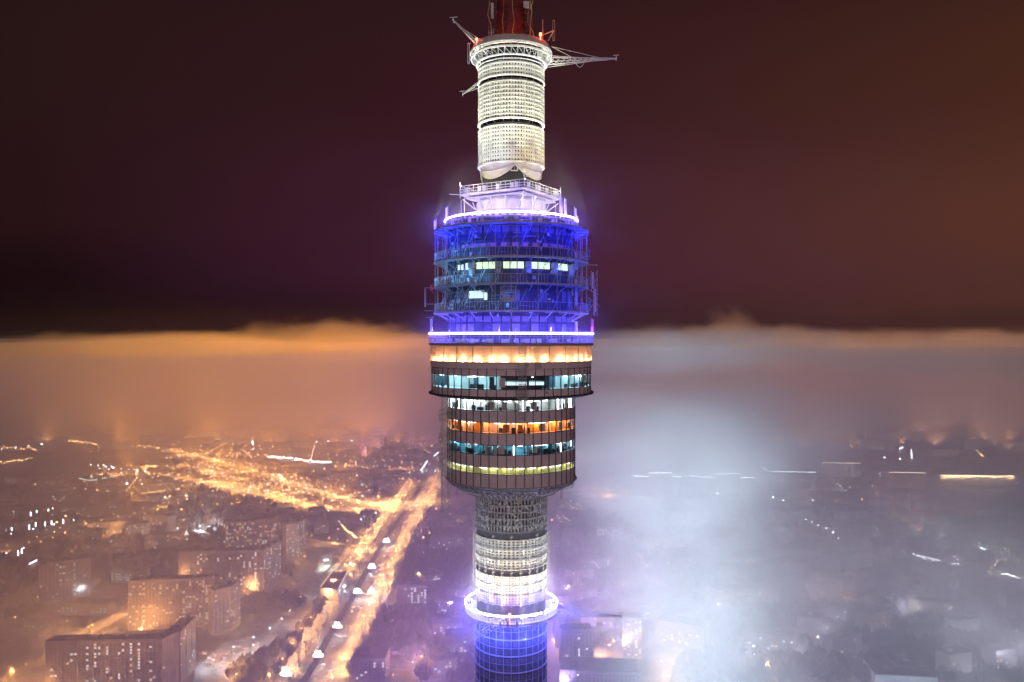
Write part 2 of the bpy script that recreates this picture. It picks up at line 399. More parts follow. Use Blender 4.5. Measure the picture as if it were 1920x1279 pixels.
# mast and its cage
m = MB(); m.lathe([(2.3, Z(46)), (2.3, Z(55)), (2.1, Z(60)), (2.1, Z(68)), (0, Z(68))], seg=40)
for z in range(47, 68, 2): m.ring(2.42, Z(z), .15, .25, seg=40)
part(m, 'mast', mat('red mast paint', (.22, .03, .03), .6, noise=.5, nscale=.6))
m = MB(); cg = [(-3.6, -1.2), (-1.2, -3.4), (3.4, -1.2), (1.2, 3.4), (-2.6, 2.6), (2.9, -2.6)]
for i, (x, y) in enumerate(cg):
    m.bar((x, y, Z(46.8)), (x*.95, y*.95, Z(68)), .07)
    for z in range(47, 67, 3): m.bar((x, y, Z(z)), (cg[(i+1) % 3][0], cg[(i+1) % 3][1], Z(z+3)), .035); m.bar((x, y, Z(z)), (x*.5, y*.5, Z(z+.5)), .04)
part(m, 'mast_cage', mat('dull red steel', (.22, .08, .07), .6))
m = MB()
for x0, y0, s0 in ((-3.5, -1.6, 1), (3.1, -2.4, 2), (-1.3, -3.3, 3), (.6, -3.2, 4), (2.8, -2.8, 5)):
    q = random.Random(s0); P = [Vector((x0+q.uniform(-.5, .5), y0, Z(47+1.6*i))) for i in range(12)]
    m = MB(); m.tube(P, .06, 4); part(m, 'feeder_cable', mat('yellow feeder cable', (.6, .5, .12), .6))
m = MB(); m.box((-3.0, -2, Z(52.3)), (.45, .4, 2.4)); m.box((2.4, -2.6, Z(53)), (.9, .4, 1)); split_parts(m, 'antenna_panel', M_steel, tower)

# outrigger booms
def boom(name, p, q, wd, stay, headw=.9, r=.07, m_=None, sag=0):
    p, q = Vector(p), Vector(q); mb = MB(); d = (q-p); u = d.normalized().cross(Vector((0, 0, 1))).normalized(); n_ = 12
    up = u.cross(d.normalized())
    rails = [(u*wd/2, u*.1), (-u*wd/2, -u*.1), (up*wd*.6, up*.08)]
    for a, b_ in rails: mb.bar(p+a, q+b_, r)
    for i in range(n_):
        t0, t1 = i/n_, (i+1)/n_
        for k in range(3):
            a0, b0 = rails[k]; a1, b1 = rails[(k+1) % 3]
            mb.bar(p+a0+(d+b0-a0)*t0, p+a1+(d+b1-a1)*t1, r*.5)
    for s_ in stay: mb.bar(s_, p+d*.85, r*.6); mb.bar(s_, p+d*.45, r*.45)
    mb.bar(q-u*headw/2, q+u*headw/2, r*1.3); mb.bar(q+Vector((0, 0, -.3)), q+Vector((0, 0, .5)), r*1.2); mb.bar(q+Vector((-headw/2, 0, .5)), q+Vector((headw/2, 0, .6)), r)
    if sag: mb.tube([p+d*(.38+.16*t_/8)+Vector((0, 0, -sag*math.sin(PI*t_/8))) for t_ in range(9)], .04)
    return part(mb, name, m_ or M_white)
boom('boom', (6.1, -1, Z(44.3)), (16.9, -1, Z(45.0)), 1.5, [(6.4, -2.5, Z(46.4)), (6.4, 1, Z(46.2)), (5.8, -1, Z(43.6))], sag=1.0, r=.085)
boom('boom', (-3.9, -4.2, Z(44.6)), (-9.1, -3.5, Z(50.1)), .9, [(-5.9, -2.5, Z(46.9)), (-2.5, -5.4, Z(45.0))], headw=1.3)
boom('boom', (-5.1, -.5, Z(41.2)), (-7.8, -.8, Z(39.3)), .6, [(-5.2, -1.2, Z(40.2))], headw=1.1, r=.05)
boom('boom', (7.0, -1, Z(-44.7)), (17.7, -1, Z(-44.9)), 1.6, [(7.2, -1, Z(-42.6)), (6.9, 1, Z(-42.9))], headw=1.2, r=.07)
boom('boom', (-2.4, -6.9, Z(-44.3)), (-9.2, -11.5, Z(-46.5)), 2.0, [(-4.2, -6.1, Z(-42.9)), (-1.2, -7.3, Z(-43.4))], headw=1.0, r=.05)

# square service platform
m = MB(); th = R(14); r0 = 8.4
cor = [Vector(cyl(r0, th+k*PI/2, 0)) for k in range(4)]
def sq(mb, z, s_, hgt):
    n = len(mb.v); P = [c_*s_ for c_ in cor]
    mb.v += [(p.x, p.y, Z(z)) for p in P]+[(p.x, p.y, Z(z+hgt)) for p in P]
    mb.f += [(n, n+1, n+2, n+3)[::-1], (n+4, n+5, n+6, n+7)]+[(n+i, n+(i+1) % 4, n+4+(i+1) % 4, n+4+i) for i in range(4)]; mb.m += [0]*6
sq(m, 22.75, 1.0, .3); sq(m, 22.25, .9, .25); part(m, 'platform_deck', M_white)
m = MB()
for k in range(4):
    a, b_ = cor[k], cor[(k+1) % 4]
    for z in (24.25, 23.75, 23.35): m.bar((a.x, a.y, Z(z)), (b_.x, b_.y, Z(z)), .06)
    for i in range(15):
        p = a.lerp(b_, i/14); m.bar((p.x, p.y, Z(23)), (p.x, p.y, Z(24.25)), .05)
        if i in (1, 4, 5, 8, 11, 12): 
            p2 = a.lerp(b_, (i+.7)/14); m.box(((p.x+p2.x)/2, (p.y+p2.y)/2, Z(23.55)), (.6, .12, .8), math.atan2((b_-a).y, (b_-a).x))
    m.bar((a.x, a.y, Z(22.3)), (a.x, a.y, Z(24.9)), .09)
m.tube([(cor[0].x, cor[0].y, Z(24.3)), (cor[0].x-.25, cor[0].y, Z(25.3)), (cor[0].x-.1, cor[0].y, Z(25.6)), (cor[0].x+.2, cor[0].y, Z(25.4))], .06)
m.bar((cor[3].x, cor[3].y, Z(22.9)), (cor[3].x-1.7, cor[3].y, Z(23)), .07)
part(m, 'platform_railing', M_steel)
m = MB()
for k in range(16):
    a = th+k*PI/8; rr = 8.0 if k % 4 == 0 else 6.4
    m.bar(cyl(5.6, a, Z(20.4)), cyl(rr, a, Z(22.2)), .11)
for k in range(4):
    for s_ in (-.35, .35): m.bar(cyl(8.1, th+k*PI/2+s_*.5, Z(19)), cyl(8.1, th+k*PI/2+s_*.5, Z(22.3)), .06)
split_parts(m, 'platform_bracket', M_white, tower)
m = MB(); m.lathe([(5.7, Z(18.9)), (5.7, Z(20.1)), (5.9, Z(20.15)), (5.9, Z(20.35)), (5.6, Z(20.4)), (5.6, Z(21.7)), (5.2, Z(22.2))], seg=72)
for i in range(28):
    a = 2*PI*i/28; m.bar(cyl(5.76, a, Z(18.9)), cyl(5.76, a, Z(20.1)), .05); m.bar(cyl(5.66, a, Z(20.4)), cyl(5.66, a, Z(21.7)), .045)
part(m, 'platform_base', M_white, smooth=False)
m = MB()
for i in range(10):
    a = -.9+i*.2; m.box(cyl(5.78, a, Z(19.4)), (.5, .1, .7), a)
split_parts(m, 'vent_panel', M_drum2, tower)

# top deck of the pod with blue light strip
m = MB(); m.lathe([(5.5, Z(18.35)), (10.7, Z(18.35)), (10.75, Z(18.0)), (10.2, Z(17.7))], seg=96); part(m, 'roof_deck', M_drum2)
m = MB()
for i in range(80):
    a, b_ = 2*PI*i/80, 2*PI*(i+1)/80; m.bar(cyl(10.75, a, Z(18.85)), cyl(10.75, b_, Z(18.85)), .13, 6)
part(m, 'light_strip', M_led)
m = MB()
for i in range(90):
    a = 2*PI*i/90; m.bar(cyl(10.8, a, Z(17.1)), cyl(10.8, a, Z(18.8)), .035)
    if rnd.random() < .35: m.box(cyl(10.72, a, Z(17.8+rnd.uniform(-.3, .3))), (rnd.uniform(.3, .7), .15, rnd.uniform(.3, .8)), a)
m.ring(10.86, Z(18.3), .06, .06); m.ring(10.86, Z(17.6), .06, .06)
part(m, 'deck_railing', M_steel)
# drum
m = MB(); m.lathe([(10.2, Z(17.8)), (10.2, Z(-.6))], seg=112); part(m, 'drum', M_drum, smooth=True)
m = MB()
for z0, z1, p_ in ((15.9, 16.9, .85), (13.7, 14.4, .7), (2.45, 3.35, .9), (.9, 2.2, .35), (5.6, 7.3, .35), (9.6, 11.0, .3)):
    for i in range(44):
        if rnd.random() < p_:
            a = 2*PI*(i+.5)/44; m.box(cyl(10.22, a, Z((z0+z1)/2)), (1.18, .08, z1-z0-.1), a)
split_parts(m, 'drum_panel', M_drum2, tower)
m = MB()
for i in range(44):
    a = 2*PI*i/44; m.bar(cyl(10.27, a, Z(-.6)), cyl(10.27, a, Z(17.6)), .04)
for z in (17.0, 15.5, 14.9, 13.3, 11.6, 9.9, 7.5, 5.5, 3.5, 2.3): m.ring(10.3, Z(z), .12, .06, seg=88)
part(m, 'drum_frame', M_dark)
M_wg = mat('lit window greenish', (.5, .5, .4), emit=(.72, .98, .52), es=1.15)
M_wb = mat('lit window cool white', (.5, .5, .5), emit=(.70, .95, 1), es=1.1)
M_wdim = mat('dim violet window', (.3, .2, .35), .3, emit=(.16, .05, .30), es=.35)
M_ac = mat('grey box', (.42, .42, .44), .6)
nwin = 0
for i in range(60):                        # lit strip of office windows
    a = 2*PI*i/60+R(2)
    if not (-R(45) < ((a+PI) % (2*PI))-PI < R(72)): continue
    aa = ((a+PI) % (2*PI))-PI
    if i % 4 == 2:
        mb = MB(); mb.box(cyl(10.75, aa, Z(11.0)), (.75, .8, .9), aa); mb.box(cyl(10.7, aa, Z(10.1)), (.7, .6, .7), aa); part(mb, 'air_conditioner', M_ac)
        continue
    mb = MB(); mb.box(cyl(10.26, aa, Z(10.95)), (.92, .1, 1.0), aa); part(mb, 'window', M_wg if aa > -R(38) else M_wb)
for aa, wd, z in ((R(-36), .9, 6.6), (R(-31), .9, 6.6), (R(-26.5), .8, 6.6), (R(-22), .5, 6.3), (R(-47), .5, 10.9), (R(-52), .5, 10.9)):
    mb = MB(); mb.box(cyl(10.27, aa, Z(z)), (wd, .1, 1.1 if z < 8 else .8), aa); part(mb, 'window', M_wb)
for i in range(11):
    aa = R(-42+9*i); mb = MB(); mb.box(cyl(10.27, aa, Z(14.05)), (.85, .1, .55), aa); part(mb, 'window', M_wdim)
m = MB()                                   # clutter of pipes, trays and frosted cables on the drum
for k in range(260):
    a = rnd.choice((rnd.uniform(R(-80), R(-25)), rnd.uniform(R(-80), R(85)))); z = rnd.uniform(2.6, 16.8); r_ = rnd.uniform(10.35, 10.9)
    if rnd.random() < .55: m.bar(cyl(r_, a, Z(z)), cyl(r_, a+rnd.uniform(-.08, .08), Z(z+rnd.uniform(.4, 1.8))), .03)
    elif rnd.random() < .5: m.bar(cyl(r_, a, Z(z)), cyl(r_, a+rnd.uniform(.05, .2), Z(z+rnd.uniform(-.3, .3))), .035)
    else: m.box(cyl(r_, a, Z(z)), (rnd.uniform(.15, .5), .25, rnd.uniform(.2, .6)), a)
part(m, 'drum_pipework', M_steel)
# galleries round the drum
RG = 12.4
for gi, zg in enumerate((17.1, 12.1, 8.1, 4.0)):
    m = MB(); m.ring(RG, Z(zg), 1.9, .12); m.ring(RG+.08, Z(zg), .16, .24)
    for i in range(24):
        a = 2*PI*i/24; m.bar(cyl(10.3, a, Z(zg-1.1)), cyl(RG-.1, a, Z(zg-.1)), .06); m.box(cyl(11.4, a, Z(zg-.14)), (.12, 2.0, .16), a)
        m.box(cyl(RG+.05, a, Z(zg)), (.35, .3, .3), a)
    g_ = part(m, 'gallery', M_steel)
    m = MB(); top = zg+1.4 if gi else zg+.05
    if gi:
        m.ring(RG+.04, Z(top), .07, .07)
        for i in range(168):
            a = ((2*PI*i/168+PI) % (2*PI))-PI
            if -R(2) < a-R(22)*gi*.3 < R(30) and rnd.random() < .5: continue
            m.bar(cyl(RG, a, Z(zg)), cyl(RG, a, Z(top)), .03 if i % 7 else .055)
    else:
        m.ring(RG+.04, Z(zg-.5), .06, .06)
    part(m, 'railing', M_steel, parent=g_)
m = MB()
for i in range(24):
    a = 2*PI*i/24+R(4); m.bar(cyl(RG-.1, a, Z(4)), cyl(RG-.1, a, Z(17.1)), .045)
    if i % 2: 
        for z0, z1 in ((4, 8.1), (8.1, 12.1)): m.bar(cyl(RG-.1, a, Z(z0)), cyl(10.6, a+.1, Z(z1)), .03)
    for z0, z1 in ((4, 8.1), (8.1, 12.1), (12.1, 17.1)): m.bar(cyl(11.2, a, Z(z0+.1)), cyl(11.2, a+R(9), Z(z1-.6)), .03)
part(m, 'gallery_post', M_steel)
def aerial(a, r_, z0, h_, w_=.35, m_=None):
    mb = MB(); mb.box(cyl(r_, a, Z(z0+h_/2)), (w_, .22, h_), a)
    mb.box(cyl(r_, a, Z(z0+h_*.5)), (w_*1.12, .1, h_*.06), a)
    mb.bar(cyl(r_-.25, a, Z(z0-.5)), cyl(r_-.25, a, Z(z0+h_+.3)), .05); mb.bar(cyl(r_-.3, a, Z(z0+h_*.3)), cyl(r_, a, Z(z0+h_*.3)), .05)
    return part(mb, 'antenna_panel', m_ or M_white)
M_pinkp = mat('red panel', (.62, .16, .16), .5); M_org = mat('orange panel', (.75, .35, .18), .5)
for a, r_, z0, h_, w_, m_ in ((69, 11.0, 12.2, 1.35, .9, None), (69, 11.0, 10.8, 1.3, .9, None), (69, 11.0, 5.2, 3.1, .6, None), (69, 11.0, 8.2, 1.0, .5, None), (69, 11.0, .8, 1.8, .55, None),
                              (52, 9.8, 18.9, 2.9, .45, None), (60, 9.8, 18.9, 2.9, .45, None), (80, 10.7, 17.3, 2.2, .7, M_org), (76, 10.6, 18, 2.6, .15, None),
                              (-88, 12.4, 17.6, 1.4, .5, None), (-86, 12.3, 6.9+1.2, 1.2, .3, M_pinkp), (-82, 13.0, 7.6, .9, .3, M_pinkp), (86, 13.2, 8.0, 2.6, .5, None), (88, 13.6, 4.2, 3.8, .25, None), (80, 12.7, 12.6, 1.6, .4, M_drum2),
                              (84, 12.8, 8.4, 1.4, .35, M_drum2), (82, 12.8, 4.4, 1.6, .35, M_drum2),
                              (-81, 13.0, .9, 2.2, .4, None), (83, 13.2, .9, 2.1, .5, M_pinkp), (-75, 10.7, 19, 1.7, .3, None)):
    aerial(R(a), r_, z0, h_, w_, m_)
m = MB()                                   # side bracket aerials sticking out of the galleries
for (x0, z0, x1, z1) in ((-12.4, 8.1, -14, 8.1), (-12.4, 4.4, -14, 4.4), (-12.4, 3.4, -13.8, 3.3), (-12.4, 5.5, -13.6, 5.5), (12.4, 11.8, 14.0, 11.8), (12.4, 4.2, 13.9, 6.5), (12.4, 6.6, 14.2, 5.2), (12.4, 7.9, 14.1, 7.0)):
    m.bar((x0, -.8, Z(z0)), (x1, -.8, Z(z1)), .05)
m.bar((-13.9, -.8, Z(5)), (-13.9, -.8, Z(8)), .12, 6); m.bar((13.9, -.6, Z(3.6)), (13.9, -.6, Z(11)), .05); m.bar((13.5, -.6, Z(3.6)), (13.5, -.6, Z(10)), .05)
for z in range(4, 11): m.bar((13.5, -.6, Z(z)), (13.9, -.6, Z(z+.8)), .03)
part(m, 'outrigger', M_steel)
m = MB(); a = R(-2)
for dx in (-1.1, 1.1): m.bar(cyl(12.6, a+dx/12.6, Z(5.4)), cyl(12.6, a+dx/12.6, Z(7.6)), .07)
for z in (5.4, 5.9, 6.7, 7.6): m.bar(cyl(12.6, a-.09, Z(z)), cyl(12.6, a+.09, Z(z)), .06)
for i in range(10): m.bar(cyl(12.6, a-.08+.0178*i, Z(6.7)), cyl(12.6, a-.08+.0178*i, Z(7.5)), .03)
m.box(cyl(12.6, a, Z(5.65)), (2.0, .3, .4), a)
part(m, 'work_cradle', M_steel)
m = MB(); a = R(-12)
for dx in (-.25, .25): m.bar(cyl(12.55, a+dx/12.5, Z(5)), cyl(12.55, a+dx/12.5, Z(8)), .04)
for i in range(9): m.bar(cyl(12.55, a-.02, Z(5.1+.34*i)), cyl(12.55, a+.02, Z(5.1+.34*i)), .03)
part(m, 'ladder', M_steel)

# wide disc: open deck with light strip, mesh-fenced deck, glazed deck
m = MB(); m.lathe([(10.0, Z(-.75)), (13.25, Z(-.75)), (13.3, Z(-1.1)), (13.05, Z(-1.15)), (12.2, Z(-1.15))], seg=112); part(m, 'open_deck', M_drum2)
m = MB()
for i in range(96):
    a, b_ = 2*PI*i/96, 2*PI*(i+1)/96; m.bar(cyl(13.25, a, Z(.72)), cyl(13.25, b_, Z(.72)), .14, 6)
part(m, 'light_strip', M_led)
m = MB()
for i in range(120):
    a = 2*PI*i/120; m.bar(cyl(13.2, a, Z(-.75)), cyl(13.2, a, Z(.65)), .035)
for z in (.2, -.1, -.45): m.ring(13.24, Z(z), .06, .05)
for k in range(70):
    a = rnd.uniform(-1.5, 1.5); m.box(cyl(rnd.uniform(11, 12.8), a, Z(-.4)), (rnd.uniform(.2, .8), .3, rnd.uniform(.3, .7)), a)
for a_ in (R(-8), R(-1), R(3), R(-34), R(-48), R(28), R(38)): m.bar(cyl(12.6, a_, Z(-.7)), cyl(12.6, a_, Z(rnd.uniform(1.2, 2.2))), .05)
part(m, 'deck_railing', M_steel)
m = MB(); m.lathe([(12.25, Z(-1.15)), (12.25, Z(-3.6)), (13.1, Z(-3.6))], seg=112); part(m, 'deck_wall', mat('cream deck wall', (.85, .66, .52), .8, noise=.15, nscale=1))
m = MB()                                   # fine safety mesh
for i in range(330):
    a = 2*PI*i/330; m.box(cyl(13.0, a, Z(-2.35)), (.035, .03, 2.4), a)
for j in range(11): m.ring(13.01, Z(-1.3-.21*j), .03, .035, seg=96)
for i in range(28):
    a = 2*PI*i/28; m.box(cyl(13.05, a, Z(-2.35)), (.08, .08, 2.45), a)
m.ring(13.15, Z(-3.6), .3, .1); m.ring(13.3, Z(-1.13), .3, .08)
part(m, 'safety_mesh', mat('mesh wire', (.55, .42, .30), .6))
m = MB()
for i in range(36):
    a = 2*PI*i/36+rnd.uniform(-.05, .05); m.box(cyl(12.72, a, Z(-3.42)), (.35, .2, .18), a)
split_parts(m, 'deck_lamp', M_warm, tower)
m = MB(); m.lathe([(13.0, Z(-3.65)), (12.95, Z(-4.5)), (12.6, Z(-4.5)), (12.6, Z(-4.7)), (13.0, Z(-4.7)), (13.0, Z(-4.82)), (12.85, Z(-4.85)), (12.85, Z(-5.6)), (12.6, Z(-5.6))], seg=112)
m.lathe([(12.6, Z(-7.55)), (12.85, Z(-7.55)), (12.85, Z(-8.65))], seg=112)
part(m, 'wide_spandrel', M_span)
m = MB(); m.lathe([(12.85, Z(-8.65)), (13.25, Z(-8.62)), (13.3, Z(-8.8)), (12.4, Z(-9.15)), (10.4, Z(-9.3))], seg=112)
for i in range(200):
    a = 2*PI*i/200; m.box(cyl(13.2, a, Z(-8.72)), (.1, .3, .22+.1*rnd.random()), a)
part(m, 'rim_flange', M_dark)
m = MB()
for i in range(56):
    a = 2*PI*(i+.5)/56; m.box(cyl(12.86, a, Z(-6.58)), (.09, .16, 4.1), a)
m.ring(12.92, Z(-7.58), .12, .08); m.ring(12.9, Z(-5.58), .1, .07)
part(m, 'mullion', M_mull)
m = MB()
for a_, z, s_ in ((R(-76), -4.05, .6), (R(10), -4.0, .55), (R(17.5), -4.0, .95), (R(-43), -8.0, .3), (R(-16), -8.15, .35), (R(24), -8.05, .35)):
    m.box(cyl(13.05, a_, Z(z)), (s_, .25, min(.7, s_)), a_)
split_parts(m, 'equipment_box', M_steel, tower)

# lower pod
m = MB(); LV = [(-9.4, -11.0), (-12.7, -14.35), (-16.1, -17.6), (-19.45, -20.5)]
zs = [-9.3, -9.4, -11.0, -12.7, -14.35, -16.1, -17.6, -19.45, -20.5, -22.5]
for z0, z1 in ((-11.0, -12.7), (-14.35, -16.1), (-17.6, -19.45), (-20.5, -22.5)):
    m.lathe([(9.9, Z(z0)), (10.3, Z(z0)), (10.3, Z(z1)), (9.9, Z(z1))], seg=96)
part(m, 'lower_spandrel', M_span)
m = MB()
for i in range(48):
    a = 2*PI*(i+.5)/48; m.box(cyl(10.33, a, Z(-15.9)), (.085, .14, 13.1), a)
for z in (-11.0, -12.7, -14.35, -16.1, -17.6, -19.45, -20.5): m.ring(10.36, Z(z), .1, .07)
part(m, 'mullion', M_mull)
m = MB(); m.ring(10.65, Z(-22.55), .5, .14); m.ring(10.2, Z(-23.1), .2, .1); m.ring(9.0, Z(-23.8), .2, .12); m.ring(7.4, Z(-24.7), .25, .3)
for i in range(64):
    a = 2*PI*i/64; m.bar(cyl(10.5, a, Z(-22.6)), cyl(9.0, a+.05, Z(-23.8)), .05); m.bar(cyl(9.0, a, Z(-23.8)), cyl(7.2, a, Z(-24.7)), .06)
    m.bar(cyl(10.2, a, Z(-23.1)), cyl(10.2+rnd.uniform(-.4, .3), a+rnd.uniform(-.03, .03), Z(-23.1-rnd.uniform(.2, .9))), .04)
for k in range(90):
    a = rnd.uniform(-1.5, 1.5); u = rnd.random(); m.box(cyl(10.2-3*u, a, Z(-23.0-1.6*u)), (rnd.uniform(.1, .6), .2, rnd.uniform(.1, .35)), a)
part(m, 'collar_truss', M_steel)
m = MB(); m.lathe([(10.2, Z(-22.5)), (9.6, Z(-22.9)), (7.6, Z(-24.3)), (6.3, Z(-24.9)), (5.3, Z(-25))], seg=80); part(m, 'collar', M_dark)
m = MB(); a = R(9.5); m.box(cyl(7.7, a, Z(-24.8)), (.65, .5, 1.15), a); part(m, 'equipment_box', M_white)
m = MB()
for a_, l_ in ((R(53), 1.9), (R(55), 2.1), (R(57), 1.6), (R(80), 1.2), (R(-63), 1.6), (R(66), .8), (R(71), .6)):
    m.bar(cyl(9.6, a_, Z(-23)), cyl(9.6, a_, Z(-23-l_)), .05)
m.bar(cyl(9.6, R(-67), Z(-24.3)), cyl(9.6, R(-59), Z(-24.3)), .06)
part(m, 'hanging_aerial', M_steel)

# rooms behind the glass
GL = glass('window glass', (.96, .98, .98), .05)
def room(z0, z1, Rg, Rc, wall, flo, seed, tubes=0, furn=0, parts_=14, pcol=None, curt=0):
    global M_clamp
    M_clamp = mat('ceiling lamp glass', (.8, .8, .8), emit=(.95, .97, 1), es=3.5)
    q = random.Random(seed); mb = MB()
    mb.lathe([(Rc, Z(z1)), (Rc, Z(z0))], seg=72, mi=0); mb.lathe([(Rc, Z(z1)), (Rg-.25, Z(z1))], seg=72, mi=1); mb.lathe([(Rc, Z(z0)), (Rg-.25, Z(z0))], seg=72, mi=0)
    for i in range(parts_):
        a = q.uniform(-PI, PI); mb.box(cyl((Rc+Rg)/2-.2, a, Z((z0+z1)/2)), (.12, Rg-Rc-.6, abs(z1-z0)), a, mi=q.choice((0, 2)))
        if q.random() < .6: mb.box(cyl(Rc+.15, a+.12, Z((z0+z1)/2)), (q.uniform(.6, 2.2), .1, abs(z1-z0)*.85), a+.12, mi=2)
    for i in range(furn):
        a = q.uniform(-1.5, 1.5); hh = q.uniform(.45, 1.0)*.9; mb.box(cyl(Rg-q.uniform(.5, 1.3), a, Z(min(z0, z1)+hh/2)), (q.uniform(.25, 1.1), .35, hh), a, mi=3)
    ms = [wall, flo, pcol or wall, mat('dark furniture', (.02, .03, .05), .6)]
    r_ = part(mb, 'room', ms)
    mb = MB()
    for i in range(18):
        a = q.uniform(-1.45, 1.45); mb.box(cyl(q.uniform(Rc+.4, Rg-.5), a, Z(max(z0, z1)-.16)), (q.uniform(.25, .9), .3, .14), a)
    part(mb, 'ceiling_lamp', M_clamp, parent=r_)
    mb = MB()
    for i in range(curt):
        a = q.uniform(-1.45, 1.45); mb.box(cyl(Rg-.3, a, Z((z0+z1)/2)), (q.uniform(.3, 1.2), .06, abs(z1-z0)*q.uniform(.6, .97)), a, mi=i % 2)
    if curt: part(mb, 'curtain', [pcol or wall, W_gr], parent=r_)
    if tubes:
        mb = MB()
        for i in range(tubes):
            a = q.uniform(-1.45, 1.45); mb.box(cyl(Rg-.45, a, Z((z0+z1)/2)), (.10, .1, abs(z1-z0)*.95), a)
        part(mb, 'tube_lamp', M_floodw, parent=r_)
    return r_
W_cy = mat('cyan room wall', (.50, .72, .76), .8); W_dk = mat('dark room wall', (.03, .10, .16), .8); W_gr = mat('grey room wall', (.62, .66, .64), .8)
W_or = mat('orange room wall', (.88, .46, .26), .8, noise=.25, nscale=1.2); W_or2 = mat('amber curtain', (.9, .28, .02), .8); W_te = mat('teal room wall', (.06, .20, .24), .8, noise=.6, nscale=1.4); W_te2 = mat('pale teal wall', (.30, .45, .45), .8)
W_ye = mat('yellow blind', (.74, .74, .33), .8, noise=.12, nscale=.6); W_fl = mat('room floor', (.3, .3, .3), .7)
room(-7.55, -5.6, 12.85, 10.4, W_cy, W_fl, 3, 0, 16, 16, W_dk, 4)
room(-11.0, -9.4, 10.3, 8.6, W_gr, W_fl, 4, 9, 14, 14, None, 7)
room(-14.35, -12.7, 10.3, 8.9, W_or, W_or, 5, 0, 8, 14, W_or2, 9)
room(-17.6, -16.1, 10.3, 8.3, W_te, W_te, 6, 3, 40, 18, W_te2, 12)
room(-20.5, -19.45, 10.3, 9.6, W_ye, W_ye, 7, 0, 2, 6)
m = MB()                                   # dark ceiling panel and desks of the control hall
m.ring(12.3, Z(-5.95), .3, .68, R(-7), R(24), 16); 
for a_, w_ in ((-4, 1.2), (1.5, 1.3), (7.5, 1.2), (13, 1.2), (18.5, 1.3)): m.box(cyl(12.3, R(a_), Z(-7.25)), (w_, .5, .55), R(a_)+.02)
part(m, 'console_desk', mat('dark furniture', (.02, .03, .05)))
m = MB(); m.ring(12.0, Z(-6.75), .1, .5, R(-8), R(24), 16); part(m, 'bright_back_window', mat('lit back window', (.8, .9, .95), emit=(.65, .88, 1), es=1.2))
# panes: the hundred in view are parts, the rest one
rest = MB(); cnt = 0
def pane(mb, Rg, a, da, z0, z1):
    mb.quad(cyl(Rg, a, Z(z0)), cyl(Rg, a+da, Z(z0)), cyl(Rg, a+da, Z(z1)), cyl(Rg, a, Z(z1)))
for (z0, z1, Rg, n_, lim) in [(-7.55, -5.6, 12.8, 56, 11)]+[(b_, a_, 10.22, 48, 9) for a_, b_ in LV]:
    for i in range(n_):
        k = i if i < n_/2 else i-n_; a = 2*PI*(k-.5)/n_
        if -lim <= k <= lim-1:
            mb = MB(); pane(mb, Rg, a, 2*PI/n_, z0, z1); part(mb, 'window_pane', GL); cnt += 1
        else: pane(rest, Rg, a, 2*PI/n_, z0, z1)
part(rest, 'window_pane', GL, kind='stuff')
def ringlamps(name, n_, r_, z, P, col, a0=-PI, a1=PI, tgt=None, ang=90, rad=.12, jit=0):
    for i in range(n_):
        a = a0+(a1-a0)*(i+.5)/n_+rnd.uniform(-jit, jit); tg = None
        p = Vector(cyl(r_, a, Z(z)))
        if tgt: tg = Vector(cyl(tgt[0], a, Z(tgt[1])))
        lamp(name, p+Vector((TX, TY, 0)), P, col, rad, tg+Vector((TX, TY, 0)) if tg else None, ang)
HF = (-R(100), R(100))
ringlamps('room_light', 18, 12.1, -5.85, 120, (.66, .92, 1), *HF)
ringlamps('room_light', 24, 9.7, -9.6, 34, (.85, .95, 1), *HF)
ringlamps('room_light', 12, 9.6, -12.95, 95, (1, .62, .34), *HF)
ringlamps('room_light', 14, 9.6, -16.3, 90, (.55, .85, 1), *HF, jit=.1)
ringlamps('room_light', 18, 9.95, -19.6, 26, (1, .95, .62), *HF)
ringlamps('deck_light', 20, 12.7, -3.2, 190, (1, .50, .28), *HF, jit=.04)

# lattice service mast on the pod's left, ladder truss in front
def lattice(name, c_, wd, z0, z1, step, r=.05, m_=None, cages=(), rz=0):
    mb = MB(); cs = [Vector((math.cos(rz+PI/4+k*PI/2), math.sin(rz+PI/4+k*PI/2), 0))*wd*.707 for k in range(4)]; c_ = Vector(c_)
    for k in range(4): mb.bar((c_.x+cs[k].x, c_.y+cs[k].y, Z(z0)), (c_.x+cs[k].x, c_.y+cs[k].y, Z(z1)), r)
    z = z0; s_ = 0
    while z > z1:
        for k in range(4):
            a, b_ = c_+cs[k], c_+cs[(k+1) % 4]
            mb.bar((a.x, a.y, Z(z)), (b_.x, b_.y, Z(z)), r*.8)
            if s_ % 2: a, b_ = b_, a
            mb.bar((a.x, a.y, Z(z)), (b_.x, b_.y, Z(max(z-step, z1))), r*.6)
        z -= step; s_ += 1
    for (zc, w2, h2) in cages:
        for dx in (-w2/2, w2/2):
            for dy in (-w2/2, w2/2): mb.bar((c_.x+dx, c_.y+dy, Z(zc-h2/2)), (c_.x+dx, c_.y+dy, Z(zc+h2/2)), r)
        for zz_ in (zc-h2/2, zc, zc+h2/2):
            for dx in (-w2/2, w2/2): mb.bar((c_.x+dx, c_.y-w2/2, Z(zz_)), (c_.x+dx, c_.y+w2/2, Z(zz_)), r); mb.bar((c_.x-w2/2, c_.y+dx, Z(zz_)), (c_.x+w2/2, c_.y+dx, Z(zz_)), r)
        mb.bar((c_.x-w2/2, c_.y-w2/2, Z(zc-h2/2)), (c_.x+w2/2, c_.y-w2/2, Z(zc)), r); mb.bar((c_.x-w2/2, c_.y+w2/2, Z(zc)), (c_.x+w2/2, c_.y-w2/2, Z(zc+h2/2)), r)
    return part(mb, name, m_ or M_white)
